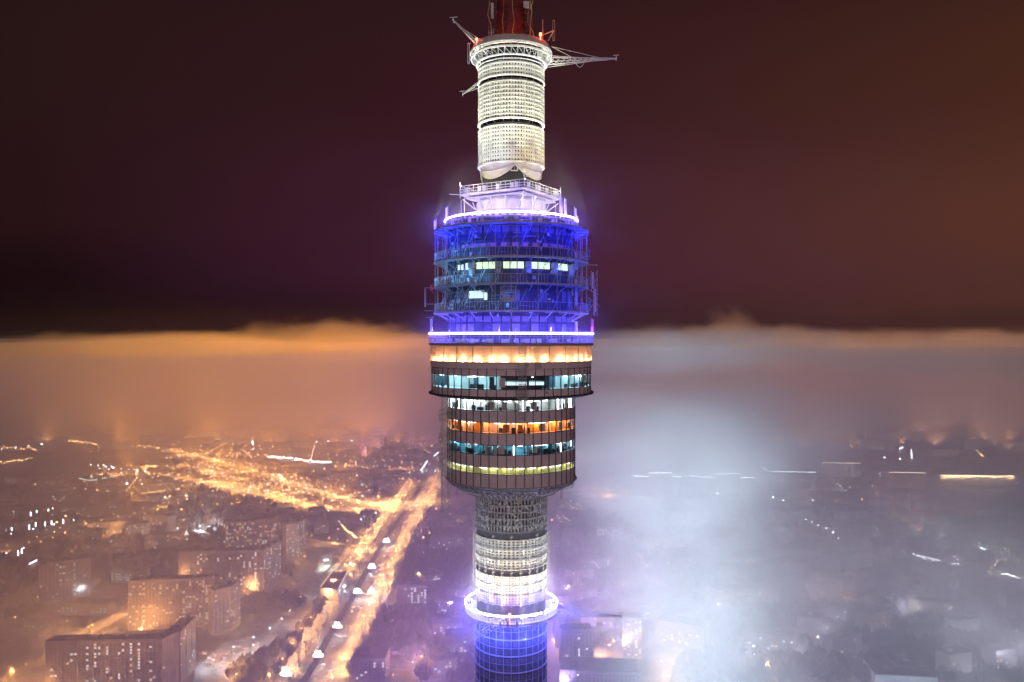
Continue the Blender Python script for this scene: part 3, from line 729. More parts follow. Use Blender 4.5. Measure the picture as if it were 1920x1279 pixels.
lattice('lift_mast', (-10.4, -3.2, 0), 1.15, -9.3, -27.6, .9, .06, cages=((-12.2, 1.9, 1.6), (-15.8, 1.9, 1.3), (-19.3, 1.9, 1.8)), rz=.3)
lattice('ladder_truss', (1.65, -13.35, 0), 1.05, -.9, -11.9, .45, .045, M_steel, cages=((-8.2, 1.6, 1.1),))

# shaft sections under the pod
m = perforated(5.78, Z(-30.3), Z(-25.2), 66, 5, .62, .80, .18)
for z in (-25.2, -26.2, -27.2, -28.2, -29.3, -30.3): m.ring(5.9, Z(z), .2, .06, seg=80)
for k in range(500):
    a = rnd.uniform(-1.6, 1.6); z = rnd.uniform(-30, -25.4); m.box(cyl(5.85, a, Z(z)), (rnd.uniform(.06, .3), .1, rnd.uniform(.08, .5)), a)
part(m, 'shaft_grating', M_steel)
m = perforated(5.72, Z(-36.1), Z(-31.6), 54, 11, .55, .55, .15)
m2 = perforated(5.75, Z(-41.6), Z(-37.2), 72, 11, .42, .45, .15)
off = len(m.v); m.v += m2.v; m.f += [tuple(i+off for i in f) for f in m2.f]; m.m += m2.m
for z in (-31.5, -33, -34.6, -36.1, -37.2, -38.6, -40.1, -41.6): m.ring(5.84, Z(z), .14, .08, seg=80)
part(m, 'antenna_panel', M_white)
m = MB(); m.lathe([(5.5, Z(-25)), (5.5, Z(-44))], seg=72); part(m, 'panel_backing', mat('lower panel backing', (.15, .14, .17), .8))
for i in range(26):                        # upright dipole ladders standing off the shaft
    a = 2*PI*i/26; m = MB(); z0, z1 = -41.8, (-31.2 if i % 3 else -30.6)
    m.bar(cyl(6.15, a, Z(z0)), cyl(6.15, a, Z(z1)), .035)
    z = z0+.3
    while z < z1-.2:
        m.bar(cyl(6.15, a-.035, Z(z)), cyl(6.15, a+.035, Z(z)), .04); m.bar(cyl(6.15, a+.035, Z(z)), cyl(6.15, a+.035, Z(z+.3)), .04)
        if rnd.random() < .3: m.bar(cyl(5.7, a, Z(z)), cyl(6.15, a, Z(z)), .03)
        z += .62
    part(m, 'dipole_ladder', M_white)
# lower balcony
m = MB(); m.lathe([(5.4, Z(-44.0)), (7.4, Z(-44.0)), (7.5, Z(-44.3)), (6.6, Z(-44.7)), (5.7, Z(-44.9))], seg=96); part(m, 'balcony', M_white)
m = MB()
for i in range(72):
    if i in (8, 27, 33, 39, 51): continue
    a, b_ = 2*PI*i/72, 2*PI*(i+1)/72; m.bar(cyl(7.42, a, Z(-42.75)), cyl(7.42, b_, Z(-42.75)), .17, 6)
part(m, 'light_strip', M_led)
m = MB()
for i in range(90):
    a = 2*PI*i/90; m.bar(cyl(7.45, a, Z(-44.1)), cyl(7.45, a, Z(-42.8)), .03)
for z in (-43.2, -43.6, -44.0): m.ring(7.5, Z(z), .06, .05)
for a_ in (R(-13), R(-4), R(7)): m.box(cyl(7.55, a_, Z(-44.0)), (.35, .2, 1.3), a_)
part(m, 'balcony_railing', M_steel)
m = MB(); fl = []
for i in range(16):
    a = 2*PI*(i+.5)/16+rnd.uniform(-.05, .05); fl.append(a)
    m = MB(); m.box(cyl(6.75, a, Z(-43.1)), (.55, .3, .4), a, mi=1); m.box(cyl(6.57, a, Z(-43.05)), (.45, .08, .3), a, mi=0); m.bar(cyl(6.75, a, Z(-44)), cyl(6.75, a, Z(-43.2)), .05, mi=1)
    m.box(cyl(6.93, a, Z(-43.05)), (.40, .08, .26), a, mi=0)
    part(m, 'floodlight', [M_floodw, M_dark])
for a_, z, k in ((R(-62), 47.35, 0), (R(48), 47.7, 0), (0, -42.5, 1), (R(178), 47.5, 0)):
    m = MB(); r_ = 6.2 if not k else 7.5; c_ = Vector(cyl(r_, a_-.03*k, Z(z))); m.bar(c_-Vector((0, 0, .22)), c_+Vector((0, 0, .22)), .2, 8); m.bar(c_-Vector((0, 0, .8)), c_-Vector((0, 0, .2)), .06, 5)
    part(m, 'obstruction_light', M_red)
    lamp('red_light', c_+Vector((TX, TY-.5, .35)), 70 if not k else 60, (1, .06, .03), .15)
lamp('red_light', (TX+.4, TY-4.3, Z(48.0)), 40, (1, .05, .03), .1)
# the tower's own floodlights, with fill lamps added between them
CW = (.86, 1, .80); YW = (1, .86, .42)
for i in range(12):
    a = 2*PI*(i+.5)/12; aa = ((a+PI) % (2*PI))-PI
    col = (.90, 1, .82) if aa < -.1 else (1, .84, .34)
    p = Vector(cyl(8.3, a, Z(24.2)))+Vector((TX, TY, 0)); q = Vector(cyl(4.5, a, Z(37)))+Vector((TX, TY, 0))
    lamp('flood_or_fill_beam', p, 2600, col, .25, q, 70)
for i in range(10):
    a = 2*PI*(i+.5)/10; p = Vector(cyl(12.3, a, Z(19.3)))+Vector((TX, TY, 0)); q = Vector(cyl(5.5, a, Z(37)))+Vector((TX, TY, 0))
    lamp('flood_or_fill_beam', p, 26000, (.98, 1, .78), .25, q, 29)
ringlamps('platform_lamp_or_fill', 10, 9.8, 24.9, 70, (1, .9, .62))  # added lamps off the platform edge, only to brighten its railing
ringlamps('crown_fill', 10, 7.9, 43.4, 130, (.93, 1, .92))  # unseen ring of lamps added to lift the crown flange
ringlamps('platform_lamp_or_fill', 10, 8.2, 20.6, 230, (1, .86, .48))
ringlamps('collar_fill', 10, 7.4, 24.7, 220, (1, .86, .42))  # added fill that turns the collar from violet to cream
ringlamps('strip_light', 16, 11.15, 19.1, 900, (.13, .06, 1))
ringlamps('strip_light', 16, 12.1, 15.6, 420, (.010, .015, 1))
ringlamps('strip_light', 20, 12.75, 1.3, 850, (.06, .03, 1))
ringlamps('strip_light', 12, 7.9, -42.6, 520, (.22, .17, 1))
ringlamps('strip_light', 12, 7.8, -46.2, 1500, (.09, .11, 1))
ringlamps('gallery_lamp_or_fill', 5, 11.9, 13.2, 70, (.12, .42, 1), R(-80), R(-22))
ringlamps('gallery_lamp_or_fill', 5, 11.9, 9.4, 110, (.16, .50, 1), R(-80), R(-15))
ringlamps('gallery_lamp_or_fill', 5, 11.9, 5.4, 70, (.12, .40, 1), R(-75), R(5))
ringlamps('gallery_lamp_or_fill', 7, 12.1, 10.2, 90, (.03, .07, 1), R(0), R(75))  # this blue row and the next are added to deepen the drum's colour
ringlamps('gallery_lamp_or_fill', 7, 12.1, 5.6, 150, (.015, .03, 1), R(0), R(75))
for i in range(14):
    a = 2*PI*(i+.5)/14; aa = ((a+PI) % (2*PI))-PI; k = math.exp(-(aa/.5)**2)
    lamp('flood_or_fill_beam', Vector(cyl(9.2, a, Z(-42.4)))+Vector((TX, TY, 0)), 2300, (1, .97-.12*k, .93-.36*k), .15, Vector(cyl(5.6, a, Z(-36.5)))+Vector((TX, TY, 0)), 62)  # added spots hanging outside the balcony to brighten the shaft panels
ringlamps('neck_fill', 12, 8.6, -32.5, 110, (.74, .90, 1))  # added fill floating clear of the shaft to pale the grating
for p in ((10.5, -2.5, Z(-43.6)), (13.5, -2.0, Z(-43.8)), (-5.5, -10.5, Z(-44.4)), (-8.2, -12.5, Z(-45.4))): lamp('boom_fill', Vector(p)+Vector((TX, TY, 0)), 60, (.5, .5, 1))  # added bluish fill so the lower booms don't go dark
for a in fl:
    aa = ((a+PI) % (2*PI))-PI; k = math.exp(-(aa/.45)**2)
    p = Vector(cyl(7.2, a, Z(-43.0)))+Vector((TX, TY, 0)); q = Vector(cyl(5.3, a, Z(-31)))+Vector((TX, TY, 0))
    lamp('flood_or_fill_beam', p, 14000, (1, .96-.16*k, .92-.42*k), .15, Vector(cyl(5.6, a, Z(-33.5)))+Vector((TX, TY, 0)), 26)
    lamp('flood_or_fill_beam', p, 1300, (1, .96-.16*k, .92-.42*k), .15, q, 75)

# ------------------------------------------------------------------ the city
M_win = mat('lit flat window', (.6, .5, .3), emit=(1, .66, .34), es=4)
M_winw = mat('lit flat window white', (.6, .6, .6), emit=(.86, .95, 1), es=4)
M_wing = mat('lit office window green', (.6, .6, .6), emit=(.62, 1, .80), es=2.4)
M_unlit = mat('unlit window', (.05, .05, .06), .3)
M_blk = mat('pale apartment panel', (.50, .45, .43), .85, noise=.15, nscale=.1)
M_blk2 = mat('grey apartment panel', (.38, .36, .37), .85, noise=.2, nscale=.1)
M_roof = mat('snow dusted roof', (.14, .13, .14), .9, noise=.5, nscale=.08)
M_off = mat('office facade', (.30, .31, .32), .8, noise=.2, nscale=.1)
M_trim = mat('bright roofline strip', (.8, .8, .8), emit=(.88, .95, 1), es=11)
M_trimw = mat('warm roofline strip', (.8, .7, .5), emit=(1, .80, .50), es=8.0)
M_lampo = mat('sodium lamp glass', (.8, .5, .2), emit=(1, .55, .20), es=17)
M_lampw = mat('white lamp glass', (.8, .8, .8), emit=(.90, .95, 1), es=24)
M_post = mat('lamp post', (.12, .12, .12), .6)
M_bark = mat('bark', (.07, .05, .04), .9); M_twig = mat('bare frosted twigs', (.46, .42, .38), .9, noise=.4, nscale=.2)

def win_mesh(w_, h_, d_=.12):
    mb = MB(); mb.box((0, 0, 0), (w_, d_, h_)); return mb
wproto = {}
def winobj(key, parent, loc, rz, w_=1.4, h_=1.3):
    m_ = {'o': M_win, 'w': M_winw, 'g': M_wing}[key]; k = (key, w_, h_)
    if k not in wproto: o = win_mesh(w_, h_).build('window', m_, parent); wproto[k] = o.data
    else: o = bpy.data.objects.new('window', wproto[k]); COL.objects.link(o); o.parent = parent
    o.location = loc; o.rotation_euler = (0, 0, rz); return o

def block(name, label, cat, wings, h, seed, lit=.1, cols='ooow', group=None, wall=M_blk, storey=2.9, bay=3.6, maxwin=98, stairs=(), dark=True):
    """wings: list of (x0, y0, x1, y1, depth) front edge on the ground, depth runs away to the left of the edge direction"""
    q = random.Random(seed); cx = sum(w_[0]+w_[2] for w_ in wings)/(2*len(wings)); cy = sum(w_[1]+w_[3] for w_ in wings)/(2*len(wings))
    th_ = thing(name, label, cat, (cx, cy, 0), 0, group); lits = []; un = MB(); wl = MB(); rf = MB(); st = MB()
    for wi, (x0, y0, x1, y1, dp) in enumerate(wings):
        x0 -= cx; x1 -= cx; y0 -= cy; y1 -= cy; d = Vector((x1-x0, y1-y0, 0)); ln = d.length; d.normalize(); nrm = Vector((-d.y, d.x, 0)); rz = math.atan2(d.y, d.x)
        c_ = Vector((x0, y0, 0))+d*ln/2+nrm*dp/2; hh = h-wi*.02
        wl.box((c_.x, c_.y, hh/2), (ln-.05*wi, dp, hh), rz)
        rf.box((c_.x, c_.y, hh+.15), (ln-1.2, dp-1.2, .3), rz)
        for s_ in (-1, 1):                 # parapets
            p = c_+nrm*s_*(dp/2-.3); rf.box((p.x, p.y, hh+.5), (ln, .5, 1.0), rz)
        for k in range(int(ln/28)+1):
            p = c_+d*(-ln/2+14+28*k if ln > 28 else 0)
            rf.box((p.x, p.y, hh+1.5), (6, 4.5, 2.6), rz)
        nb = int((ln-2)/bay); ns = int((h-5)/storey)
        for f_ in (0, 1):                  # front face and left gable row
            L_ = ln if f_ == 0 else dp; nn = nb if f_ == 0 else int((dp-3)/bay)
            dd = d if f_ == 0 else nrm; nv = -nrm if f_ == 0 else (-d if c_.x+cx > 0 else d); base = Vector((x0, y0, 0)) if f_ == 0 else (Vector((x0, y0, 0)) if c_.x+cx > 0 else Vector((x1, y1, 0)))
            hot = [q.random() < .10 for _ in range(nn)]
            for i in range(nn):
                for j in range(ns):
                    p = base+dd*((i+.5)*L_/nn)+nv*.05; z = 3.5+j*storey+1.2; r_ = rz if f_ == 0 else rz+PI/2
                    if q.random() < (.45 if hot[i] and f_ == 0 else lit*(1 if f_ == 0 else .3)): lits.append((q.choice(cols), (p.x, p.y, z), r_))
                    elif dark: un.box((p.x, p.y, z), (1.7, .06, 1.5), r_)
            if f_ == 0:
                for i in range(0, nn+1, 4):
                    p = base+dd*(i*L_/max(nn, 1))+nv*.25; wl.box((p.x, p.y, hh/2-.3), (.5, .5, hh-.6), rz)
    wl.build('wall', wall, th_); rf.build('roof', M_roof, th_)
    for k in stairs:                       # pale full-height stair panels
        x, y, rz = k; mb = MB(); mb.box((x-cx, y-cy, h/2+.2), (5, 1.4, h+.6), rz); mb.build('stair_tower', M_off, th_)
    q.shuffle(lits)
    for k in lits[:maxwin]: winobj(k[0], th_, k[1], k[2])
    for k in lits[maxwin:]: un.box(k[1], (1.7, .06, 1.5), k[2])
    if un.v: un.build('dark_windows', M_unlit, th_, kind='stuff')
    return th_
def E(x, y, h): p = G(x, y, h); return (p.x, p.y)
def seg(x0, y0, x1, y1, h, dp): a = E(x0, y0, h); b_ = E(x1, y1, h); return (a[0], a[1], b_[0], b_[1], dp)
block('apartment_block', 'bent slab in the bottom left corner, cropped by the frame, with a stepped wing', 'apartment building',
      [seg(84, 1204, 300, 1200, 52, 15), seg(303, 1201, 334, 1186, 52, 14), seg(337, 1186, 366, 1158, 52, 14)], 52, 11, .07, 'wwow', wall=M_blk2)
block('apartment_block', 'long tall block behind the bottom left slab, with columns of lit stair windows', 'apartment building',
      [seg(240, 1090, 396, 1084, 58, 15)], 58, 12, .15, 'ooow', stairs=[(*E(247, 1089, 58), 0)])
block('apartment_block', 'slim pale tower beside the long tall block, bright snow lot at its foot', 'apartment building',
      [seg(400, 1108, 430, 1102, 52, 16), seg(431, 1102, 450, 1088, 52, 12)], 52, 13, .10, 'wwog')
block('apartment_block', 'wide dark block with a short wing, in front of the amber lit slab', 'apartment building',
      [seg(335, 1036, 492, 1032, 58, 15), seg(494, 1032, 526, 1014, 58, 13)], 58, 14, .09, 'owww', wall=M_blk2)
block('apartment_block', 'amber lit slab just below the motorway junction, next to the slim twin towers', 'apartment building',
      [seg(418, 979, 505, 974, 56, 14), seg(507, 974, 524, 966, 56, 12)], 56, 15, .22, 'oooow')
block('apartment_block', 'slim tower with orange lit snow at its foot, standing right of the amber slab', 'apartment building',
      [seg(536, 984, 557, 981, 56, 16), seg(558, 981, 574, 972, 56, 12)], 56, 16, .09, 'ooow')
block('apartment_block', 'pale greenish tower alone at the far left edge of the housing', 'apartment building',
      [seg(72, 1060, 88, 1058, 50, 14), seg(89, 1058, 168, 1050, 48, 13)], 50, 17, .06, 'gggw')
block('office_building', 'low white lit office with four rows of bright windows left of the tall blocks', 'office',
      [seg(208, 1068, 268, 1072, 18, 14)], 18, 18, .62, 'gwg', wall=M_off, storey=3.4, bay=3)
block('office_building', 'flat low building with dashed rows of greenish windows above the bottom left slab', 'office',
      [seg(106, 1132, 200, 1134, 14, 22)], 14, 19, .42, 'gwg', wall=M_off, storey=3.4, bay=5)
block('greenhouse_hall', 'small low hall glowing in greenish squares at the far left', 'hall',
      [seg(42, 1168, 80, 1170, 9, 12)], 9, 20, .95, 'g', wall=M_off, storey=3, bay=4)
# exhibition hall beside the highway
def hallb():
    h = 16; a = G(600, 1102, h); b_ = G(634, 1106, h); c_ = G(652, 1072, h); d = G(626, 1068, h)
    t_ = thing('exhibition_hall', 'dark flat roofed hall with bright white walls beside the highway', 'hall', (a.x, a.y, 0)); o_ = Vector((a.x, a.y, 0))
    mb = MB(); P = [a-o_, b_-o_, c_-o_, d-o_]
    for i in range(4):
        p, q_ = P[i], P[(i+1) % 4]; mb.quad((p.x, p.y, 0), (q_.x, q_.y, 0), (q_.x, q_.y, h), (p.x, p.y, h))
    mb.build('wall', mat('white hall wall', (.75, .76, .78), .6), t_)
    mb = MB(); mb.v = [(p.x, p.y, h+.1) for p in P]; mb.f = [(0, 1, 2, 3)]; mb.m = [0]; mb.build('roof', M_roof, t_)
    mb = MB(); mb.bar(P[0]+Vector((0, 0, .6)), P[3]+Vector((0, 0, .6)), .5); mb.bar(P[1]+Vector((0, 0, .6)), P[2]+Vector((0, 0, .6)), .5); mb.build('edge_light', mat('pink edge lamp', (.8, .6, .5), emit=(1, .6, .45), es=2.5), t_)
    for (x, y) in ((590, 1112), (622, 1118), (645, 1100)): lamp('hall_light', G(x, y, 6), 14000, (.85, .97, 1), .5)
hallb()
# right-hand long slabs with bright rooflines, in the white fog
def roofline(px, label, h, seed, m_, kind='apartment building', dotted=False, fac=.04, cols='w', dp=14, wall=M_blk2, name='roofline_slab'):
    x0, y0, x1, y1 = px; a = E(x0, y0, h); b_ = E(x1, y1, h)
    t_ = block(name, label, kind, [(a[0], a[1], b_[0], b_[1], dp)], h, seed, fac, cols, wall=wall, storey=3, bay=4.2, dark=False)
    mb = MB(); o_ = t_.location; p = Vector((a[0]-o_.x, a[1]-o_.y-.6, h+.4)); q_ = Vector((b_[0]-o_.x, b_[1]-o_.y-.6, h+.4)); n_ = int((q_-p).length/4.4)
    if dotted:
        for i in range(n_): c_ = p.lerp(q_, (i+.5)/n_); mb.box((c_.x, c_.y, c_.z), (2.0, .5, 1.3), 0)
    else: mb.bar(p, q_, .55)
    mb.build('roofline_light', m_, t_); return t_
RLs = [((1188, 893, 1216, 894), 'first of the stepped white roofline slabs right of the tower', False), ((1217, 887, 1260, 887), 'raised slab with a white roofline, second to the right of the tower', False),
       ((1261, 894, 1277, 894), 'short low slab with a faint white roofline between two raised ones', False), ((1293, 893, 1313, 893), 'short slab with a white roofline at the heart of the white glow', False),
       ((1314, 895, 1343, 895), 'lower slab with a white roofline just left of the long raised one', False), ((1344, 888, 1388, 889), 'raised slab with the longest white roofline in the glow', False),
       ((1389, 896, 1413, 896), 'last low slab of the white roofline terrace', False), ((1441, 884, 1530, 886), 'long slab edged with a row of tiny roof lamps', True)]
for i, (p_, lb, dt) in enumerate(RLs): roofline(p_, lb, 42 if i != 7 else 40, 40+i, M_trim, dotted=dt)
roofline((1543, 868, 1614, 869), 'far slab with two dotted rows of warm lamps under its roof', 34, 52, M_trimw, dotted=True, fac=.25, cols='ow')
roofline((1668, 886, 1736, 887), 'slab with a dotted warm roofline and three small lit bays below', 36, 53, M_trimw, dotted=True, fac=.10, cols='o')
o_ = roofline((1764, 891, 1903, 893), 'broad hall under one long glowing cream roof band at the right edge', 30, 54, M_trimw, kind='hall', fac=.0, wall=mat('cream hall wall', (.6, .5, .36), .8), name='long_hall', dp=24)
p = G(1764, 891, 30); q_ = G(1903, 893, 30)
for i in range(9): c_ = p.lerp(q_, (i+.5)/9); lamp('hall_light', (c_.x, c_.y-3, 28), 16000, (1, .72, .42), .5)
block('office_building', 'wide office showing broken rows of tiny white windows, below the warm rooflines', 'office', [seg(1688, 966, 1784, 968, 22, 20)], 22, 55, .55, 'wwg', wall=M_off, storey=4, bay=5)
block('office_building', 'office with a bright patch of window rows just right of the tower', 'office', [seg(1118, 988, 1168, 990, 22, 20)], 22, 56, .5, 'www', wall=M_off, storey=4, bay=4)
block('office_building', 'small slanting office with two lines of bluish windows in the white glow', 'office', [seg(1208, 1074, 1236, 1082, 14, 14)], 14, 57, .8, 'g', wall=M_off, storey=4, bay=3)
block('apartment_block', 'long violet tinted slab low beside the blue lit shaft of the tower', 'apartment building', [seg(1052, 1182, 1112, 1180, 40, 16)], 40, 58, .05, 'w', wall=M_blk2)
block('apartment_block', 'tall pale slab with a column of white windows right of the violet slab', 'apartment building', [seg(1168, 1158, 1204, 1160, 44, 14)], 44, 59, .12, 'w')
block('apartment_block', 'dim flat roofed block at the bottom edge between highway and tower', 'apartment building', [seg(657, 1236, 722, 1236, 24, 30)], 24, 60, .12, 'w', wall=M_blk2)
block('apartment_block', 'low wide block at the bottom edge right of the tower foot', 'apartment building', [seg(1050, 1258, 1200, 1262, 26, 30)], 26, 61, .05, 'w', wall=M_blk2)
block('white_hall', 'white flat roofed hall cut by the bottom edge of the frame on the right', 'hall', [seg(1642, 1266, 1760, 1272, 12, 40)], 12, 62, 0, 'w', wall=M_snow, dark=False)
block('apartment_block', 'dim slab with scattered white windows between the highway and the upper shaft fog', 'apartment building', [seg(744, 1100, 800, 1098, 26, 14)], 26, 63, .18, 'w', wall=M_blk2)

# smaller buildings fading into the haze: one mesh each, lit windows in the same mesh
def filler(group, label, n_, xr, yr, hr, seed, cols='ow', lit=.10, cat='building', name='low_building', wr=(30, 90)):
    q = random.Random(seed); k = 0; tries = 0; made = []
    while k < n_ and tries < n_*30:
        tries += 1
        x = q.uniform(*xr); y = yr[0]+(yr[1]-yr[0])*q.random()**.8; p = G(x, y); wd = q.uniform(*wr); dp = q.uniform(12, 24); h = q.uniform(*hr)
        if any((Vector((p.x-c_[0], p.y-c_[1], 0))).length < c_[2]+wd*.6 for c_ in TAKEN): continue
        TAKEN.append((p.x, p.y, wd*.6)); k += 1
        mb = MB(); mb.box((0, 0, h/2), (wd, dp, h), 0, 0); mb.box((0, 0, h+.4), (wd-1, dp-1, .8), 0, 1); mb.box((q.uniform(-.3, .3)*wd, 0, h+1.6), (5, 4, 2.4), 0, 0)
        if q.random() < .4: mb.box((wd*.4, dp*.7, h*.4), (wd*.3, dp, h*.8), 0, 0)
        for i in range(int(wd/4)):
            for j in range(int((h-2)/3.2)):
                if q.random() < lit: mb.box(((i+.5)*4-wd/2, -dp/2-.03, 2.2+3.2*j), (1.9, .1, 1.5), 0, 2+(q.random() < .4))
        o = mb.build(name, [q.choice((M_blk2, M_off, M_blk)), M_roof, {'o': M_win, 'w': M_winw, 'g': M_wing}[cols[0]], {'o': M_win, 'w': M_winw, 'g': M_wing}[cols[1]]])
        o.location = (p.x, p.y, 0); o.rotation_euler = (0, 0, q.choice((.25, -.35, .1, .5))+q.uniform(-.1, .1)); made.append((x, o))
    made.sort(key=lambda t: t[0])
    for i, (x, o) in enumerate(made): tag(o, ORD[i]+' from the left, '+label, cat, group)
TAKEN = []; ORD = 'first second third fourth fifth sixth seventh eighth ninth tenth eleventh twelfth thirteenth fourteenth fifteenth sixteenth seventeenth eighteenth nineteenth twentieth twenty-first twenty-second'.split()
for pts in [HW]+list(RP.values()):
    for p in pts[::2]: TAKEN.append((p.x, p.y, 30))
for (x, y) in ((90, 1270), (200, 1270), (320, 1260), (280, 1180), (350, 1180), (420, 1180), (380, 1110), (450, 1105), (500, 1100), (440, 1045), (500, 1040), (555, 1050), (100, 1120), (150, 1115), (235, 1090), (150, 1150), (60, 1180), (620, 1110), (1080, 1250), (1185, 1240), (1080, 1279), (1150, 1279), (690, 1265), (770, 1125), (1145, 1005), (1735, 985), (1222, 1095)):
    p = G(x, y); TAKEN.append((p.x, p.y, 45))
for x in range(1190, 1910, 30): p = G(x, 934); TAKEN.append((p.x, p.y, 40))
filler('dim buildings left of the junction', 'low dark building with few lit windows, left of the orange junction', 22, (0, 330), (905, 1050), (9, 22), 71)
filler('flats beyond the junction', 'tiny hazy block beyond the orange junction, under the fog bank', 14, (40, 800), (815, 842), (14, 34), 72, wr=(50, 120))
filler('buildings inside the junction', 'low building enclosed by the bright orange junction roads', 8, (330, 560), (868, 935), (8, 16), 73, wr=(30, 60))
filler('buildings between blocks and highway', 'low building between the tall blocks and the highway', 10, (560, 690), (965, 1080), (8, 20), 74, wr=(18, 36))
filler('sheds near the far highway', 'small building beside the fading far end of the highway', 8, (600, 790), (885, 930), (8, 22), 75)
filler('violet buildings left of the shaft', 'faint violet building between the highway and the lower shaft', 9, (800, 880), (960, 1275), (10, 24), 76, 'wo', .16, wr=(20, 50))
filler('buildings in the white glow', 'faint building drowned in the white fog glow', 20, (1050, 1480), (930, 1240), (10, 28), 77, 'wo', .10)
filler('brown hazy buildings', 'faint brownish building in the haze below the warm rooflines', 20, (1480, 1910), (945, 1080), (9, 24), 78, 'wg', .12)
filler('far right flats', 'tiny far block above the warm rooflines, under the dark sky', 12, (1450, 1920), (815, 855), (14, 34), 79, 'wo', .15, wr=(50, 110))
filler('bottom right buildings', 'dim grey building in the bottom right haze', 14, (1330, 1910), (1100, 1270), (9, 22), 80, 'wo', .06, wr=(20, 50))

# where along the highway a thing stands
def stretch(p):
    y = 634+H*F/max(p.y, 1)
    return ('by the bottom edge of the frame' if y > 1205 else 'near the middle floodlit board' if y > 1140 else 'level with the exhibition hall' if y > 1075 else 'just past the exhibition hall' if y > 1010 else 'close to the junction' if y > 950 else 'at the fading far end')
# street lamps
lp = {}
def street_lamp(loc, rz, label, group, kind, s_=1.0, arm=2.5):
    if kind not in lp:
        t_ = thing('street_lamp', label, 'street lamp', loc, rz, group)
        mb = MB(); mb.bar((0, 0, 0), (0, 0, 11), .16, 6); mb.bar((0, 0, 10.8), (arm, 0, 11.5), .1, 5); mb.build('pole', M_post, t_)
        mb = MB(); mb.lathe([(0, 11.75), (.7, 11.6), (.9, 11.3), (.6, 10.95), (0, 10.85)], seg=8)
        mb.v = [(x+arm, y, z) for x, y, z in mb.v]; mb.build('lamp_head', M_lampo if kind[0] == 'o' else M_lampw, t_); lp[kind] = t_
    else:
        t_ = copy_tree(lp[kind]); t_.location = loc; t_.rotation_euler = (0, 0, rz); tag(t_, label, 'street lamp', group)
    t_.scale = (s_, s_, s_); return t_
nl = 0; HW_A = HW[:92]; HW_B = HW[:88]
def lamps_along(pts, step, off, label, group, kind='o', P=0, every=1, s_=1.0, face=1, hz=16, pj=.25):
    global nl
    for i, (p, d) in enumerate(along(offset(pts, off), step)):
        a = math.atan2(-d.x, d.y)+(0 if face > 0 else PI)
        if P >= 0: 
            ex = ', '+stretch(p) if pts is HW_A or pts is HW_B else ''
            street_lamp((p.x, p.y, 0), a, label+ex, group+ex, kind, s_*rnd.uniform(.85, 1.15)); nl += 1
        if P and i % every == 0:
            lamp('sodium_light' if kind == 'o' else 'white_light', (p.x+2*math.cos(a), p.y+2*math.sin(a), hz*s_+3), P*rnd.uniform(1-pj, 1+pj), SODIUM if kind == 'o' else WHITE, .4, (p.x+2*math.cos(a), p.y+2*math.sin(a), 0), 158)
lamps_along(HW_A, 42, 31, 'sodium lamp on the right edge of the highway', 'lamps on the highway right edge', P=1.9e5, every=1, face=-1)
lamps_along(HW_B, 42, -37, 'sodium lamp on the highway service road', 'lamps on the highway service road', P=2.1e5, every=1)
lamps_along(RP['a'], 58, 19, 'sodium street lamp on the widest road of the orange junction', 'lamps on the wide junction road', P=6e5, every=1, s_=1.3)
lamps_along(RP['b'], 62, 15, 'sodium street lamp on the lower curved road of the junction', 'lamps on the lower junction road', P=5e5, every=1, s_=1.3)
lamps_along(RP['c'], 75, 17, 'sodium street lamp on the far road behind the junction', 'lamps on the far junction road', P=5e5, every=2, s_=1.5)
lamps_along(RP['d'], 60, 9, 'sodium street lamp on the inner slip road of the junction', 'lamps on the inner slip road', P=4e5, every=2, s_=1.3)
lamps_along(RP['e'], 60, 10, 'sodium street lamp on the left loop of the junction', 'lamps on the left loop', P=5e5, every=2, s_=1.3)
lamps_along(RP['f'], 45, 8, 'sodium street lamp on the slip road above the amber slab', 'lamps on the slip road by the slab', P=4e5, every=2, s_=1.2)
lamps_along(RP['g'], 60, 10, 'sodium street lamp on the road entering at the left edge', 'lamps on the left edge road', P=1.2e5, every=3)
lamps_along(RP['h'], 36, 12, 'sodium street lamp on the orange yard road behind the bottom left slab', 'lamps on the yard road', P=1.6e5, every=1)
lamps_along(RP['i'], 50, 10, 'sodium street lamp on the road in the bottom left corner', 'lamps in the bottom left corner', P=1.4e5, every=2)
lamps_along(RP['k'], 45, 8, 'sodium street lamp on the faint road right of the pod', 'lamps on the road right of the pod', P=8e4, every=2)
lamps_along(RP['l'], 60, 8, 'small street lamp on the pinkish road crossing the right haze', 'lamps on the right hand road', P=2.2e4, every=2)
lamps_along(RP['n'], 30, 7, 'street lamp beside the snowy parking lot', 'lamps by the parking lot', kind='w', P=2e4, every=2)
lamps_along(RP['o'], 36, 7, 'sodium street lamp on the cross street by the twin towers', 'lamps on the cross street', P=1.5e5, every=2)
lamps_along(RP['q'], 30, 6, 'sodium street lamp in the yard of the slim tower', 'lamps in the tower yard', P=7e4, every=2)
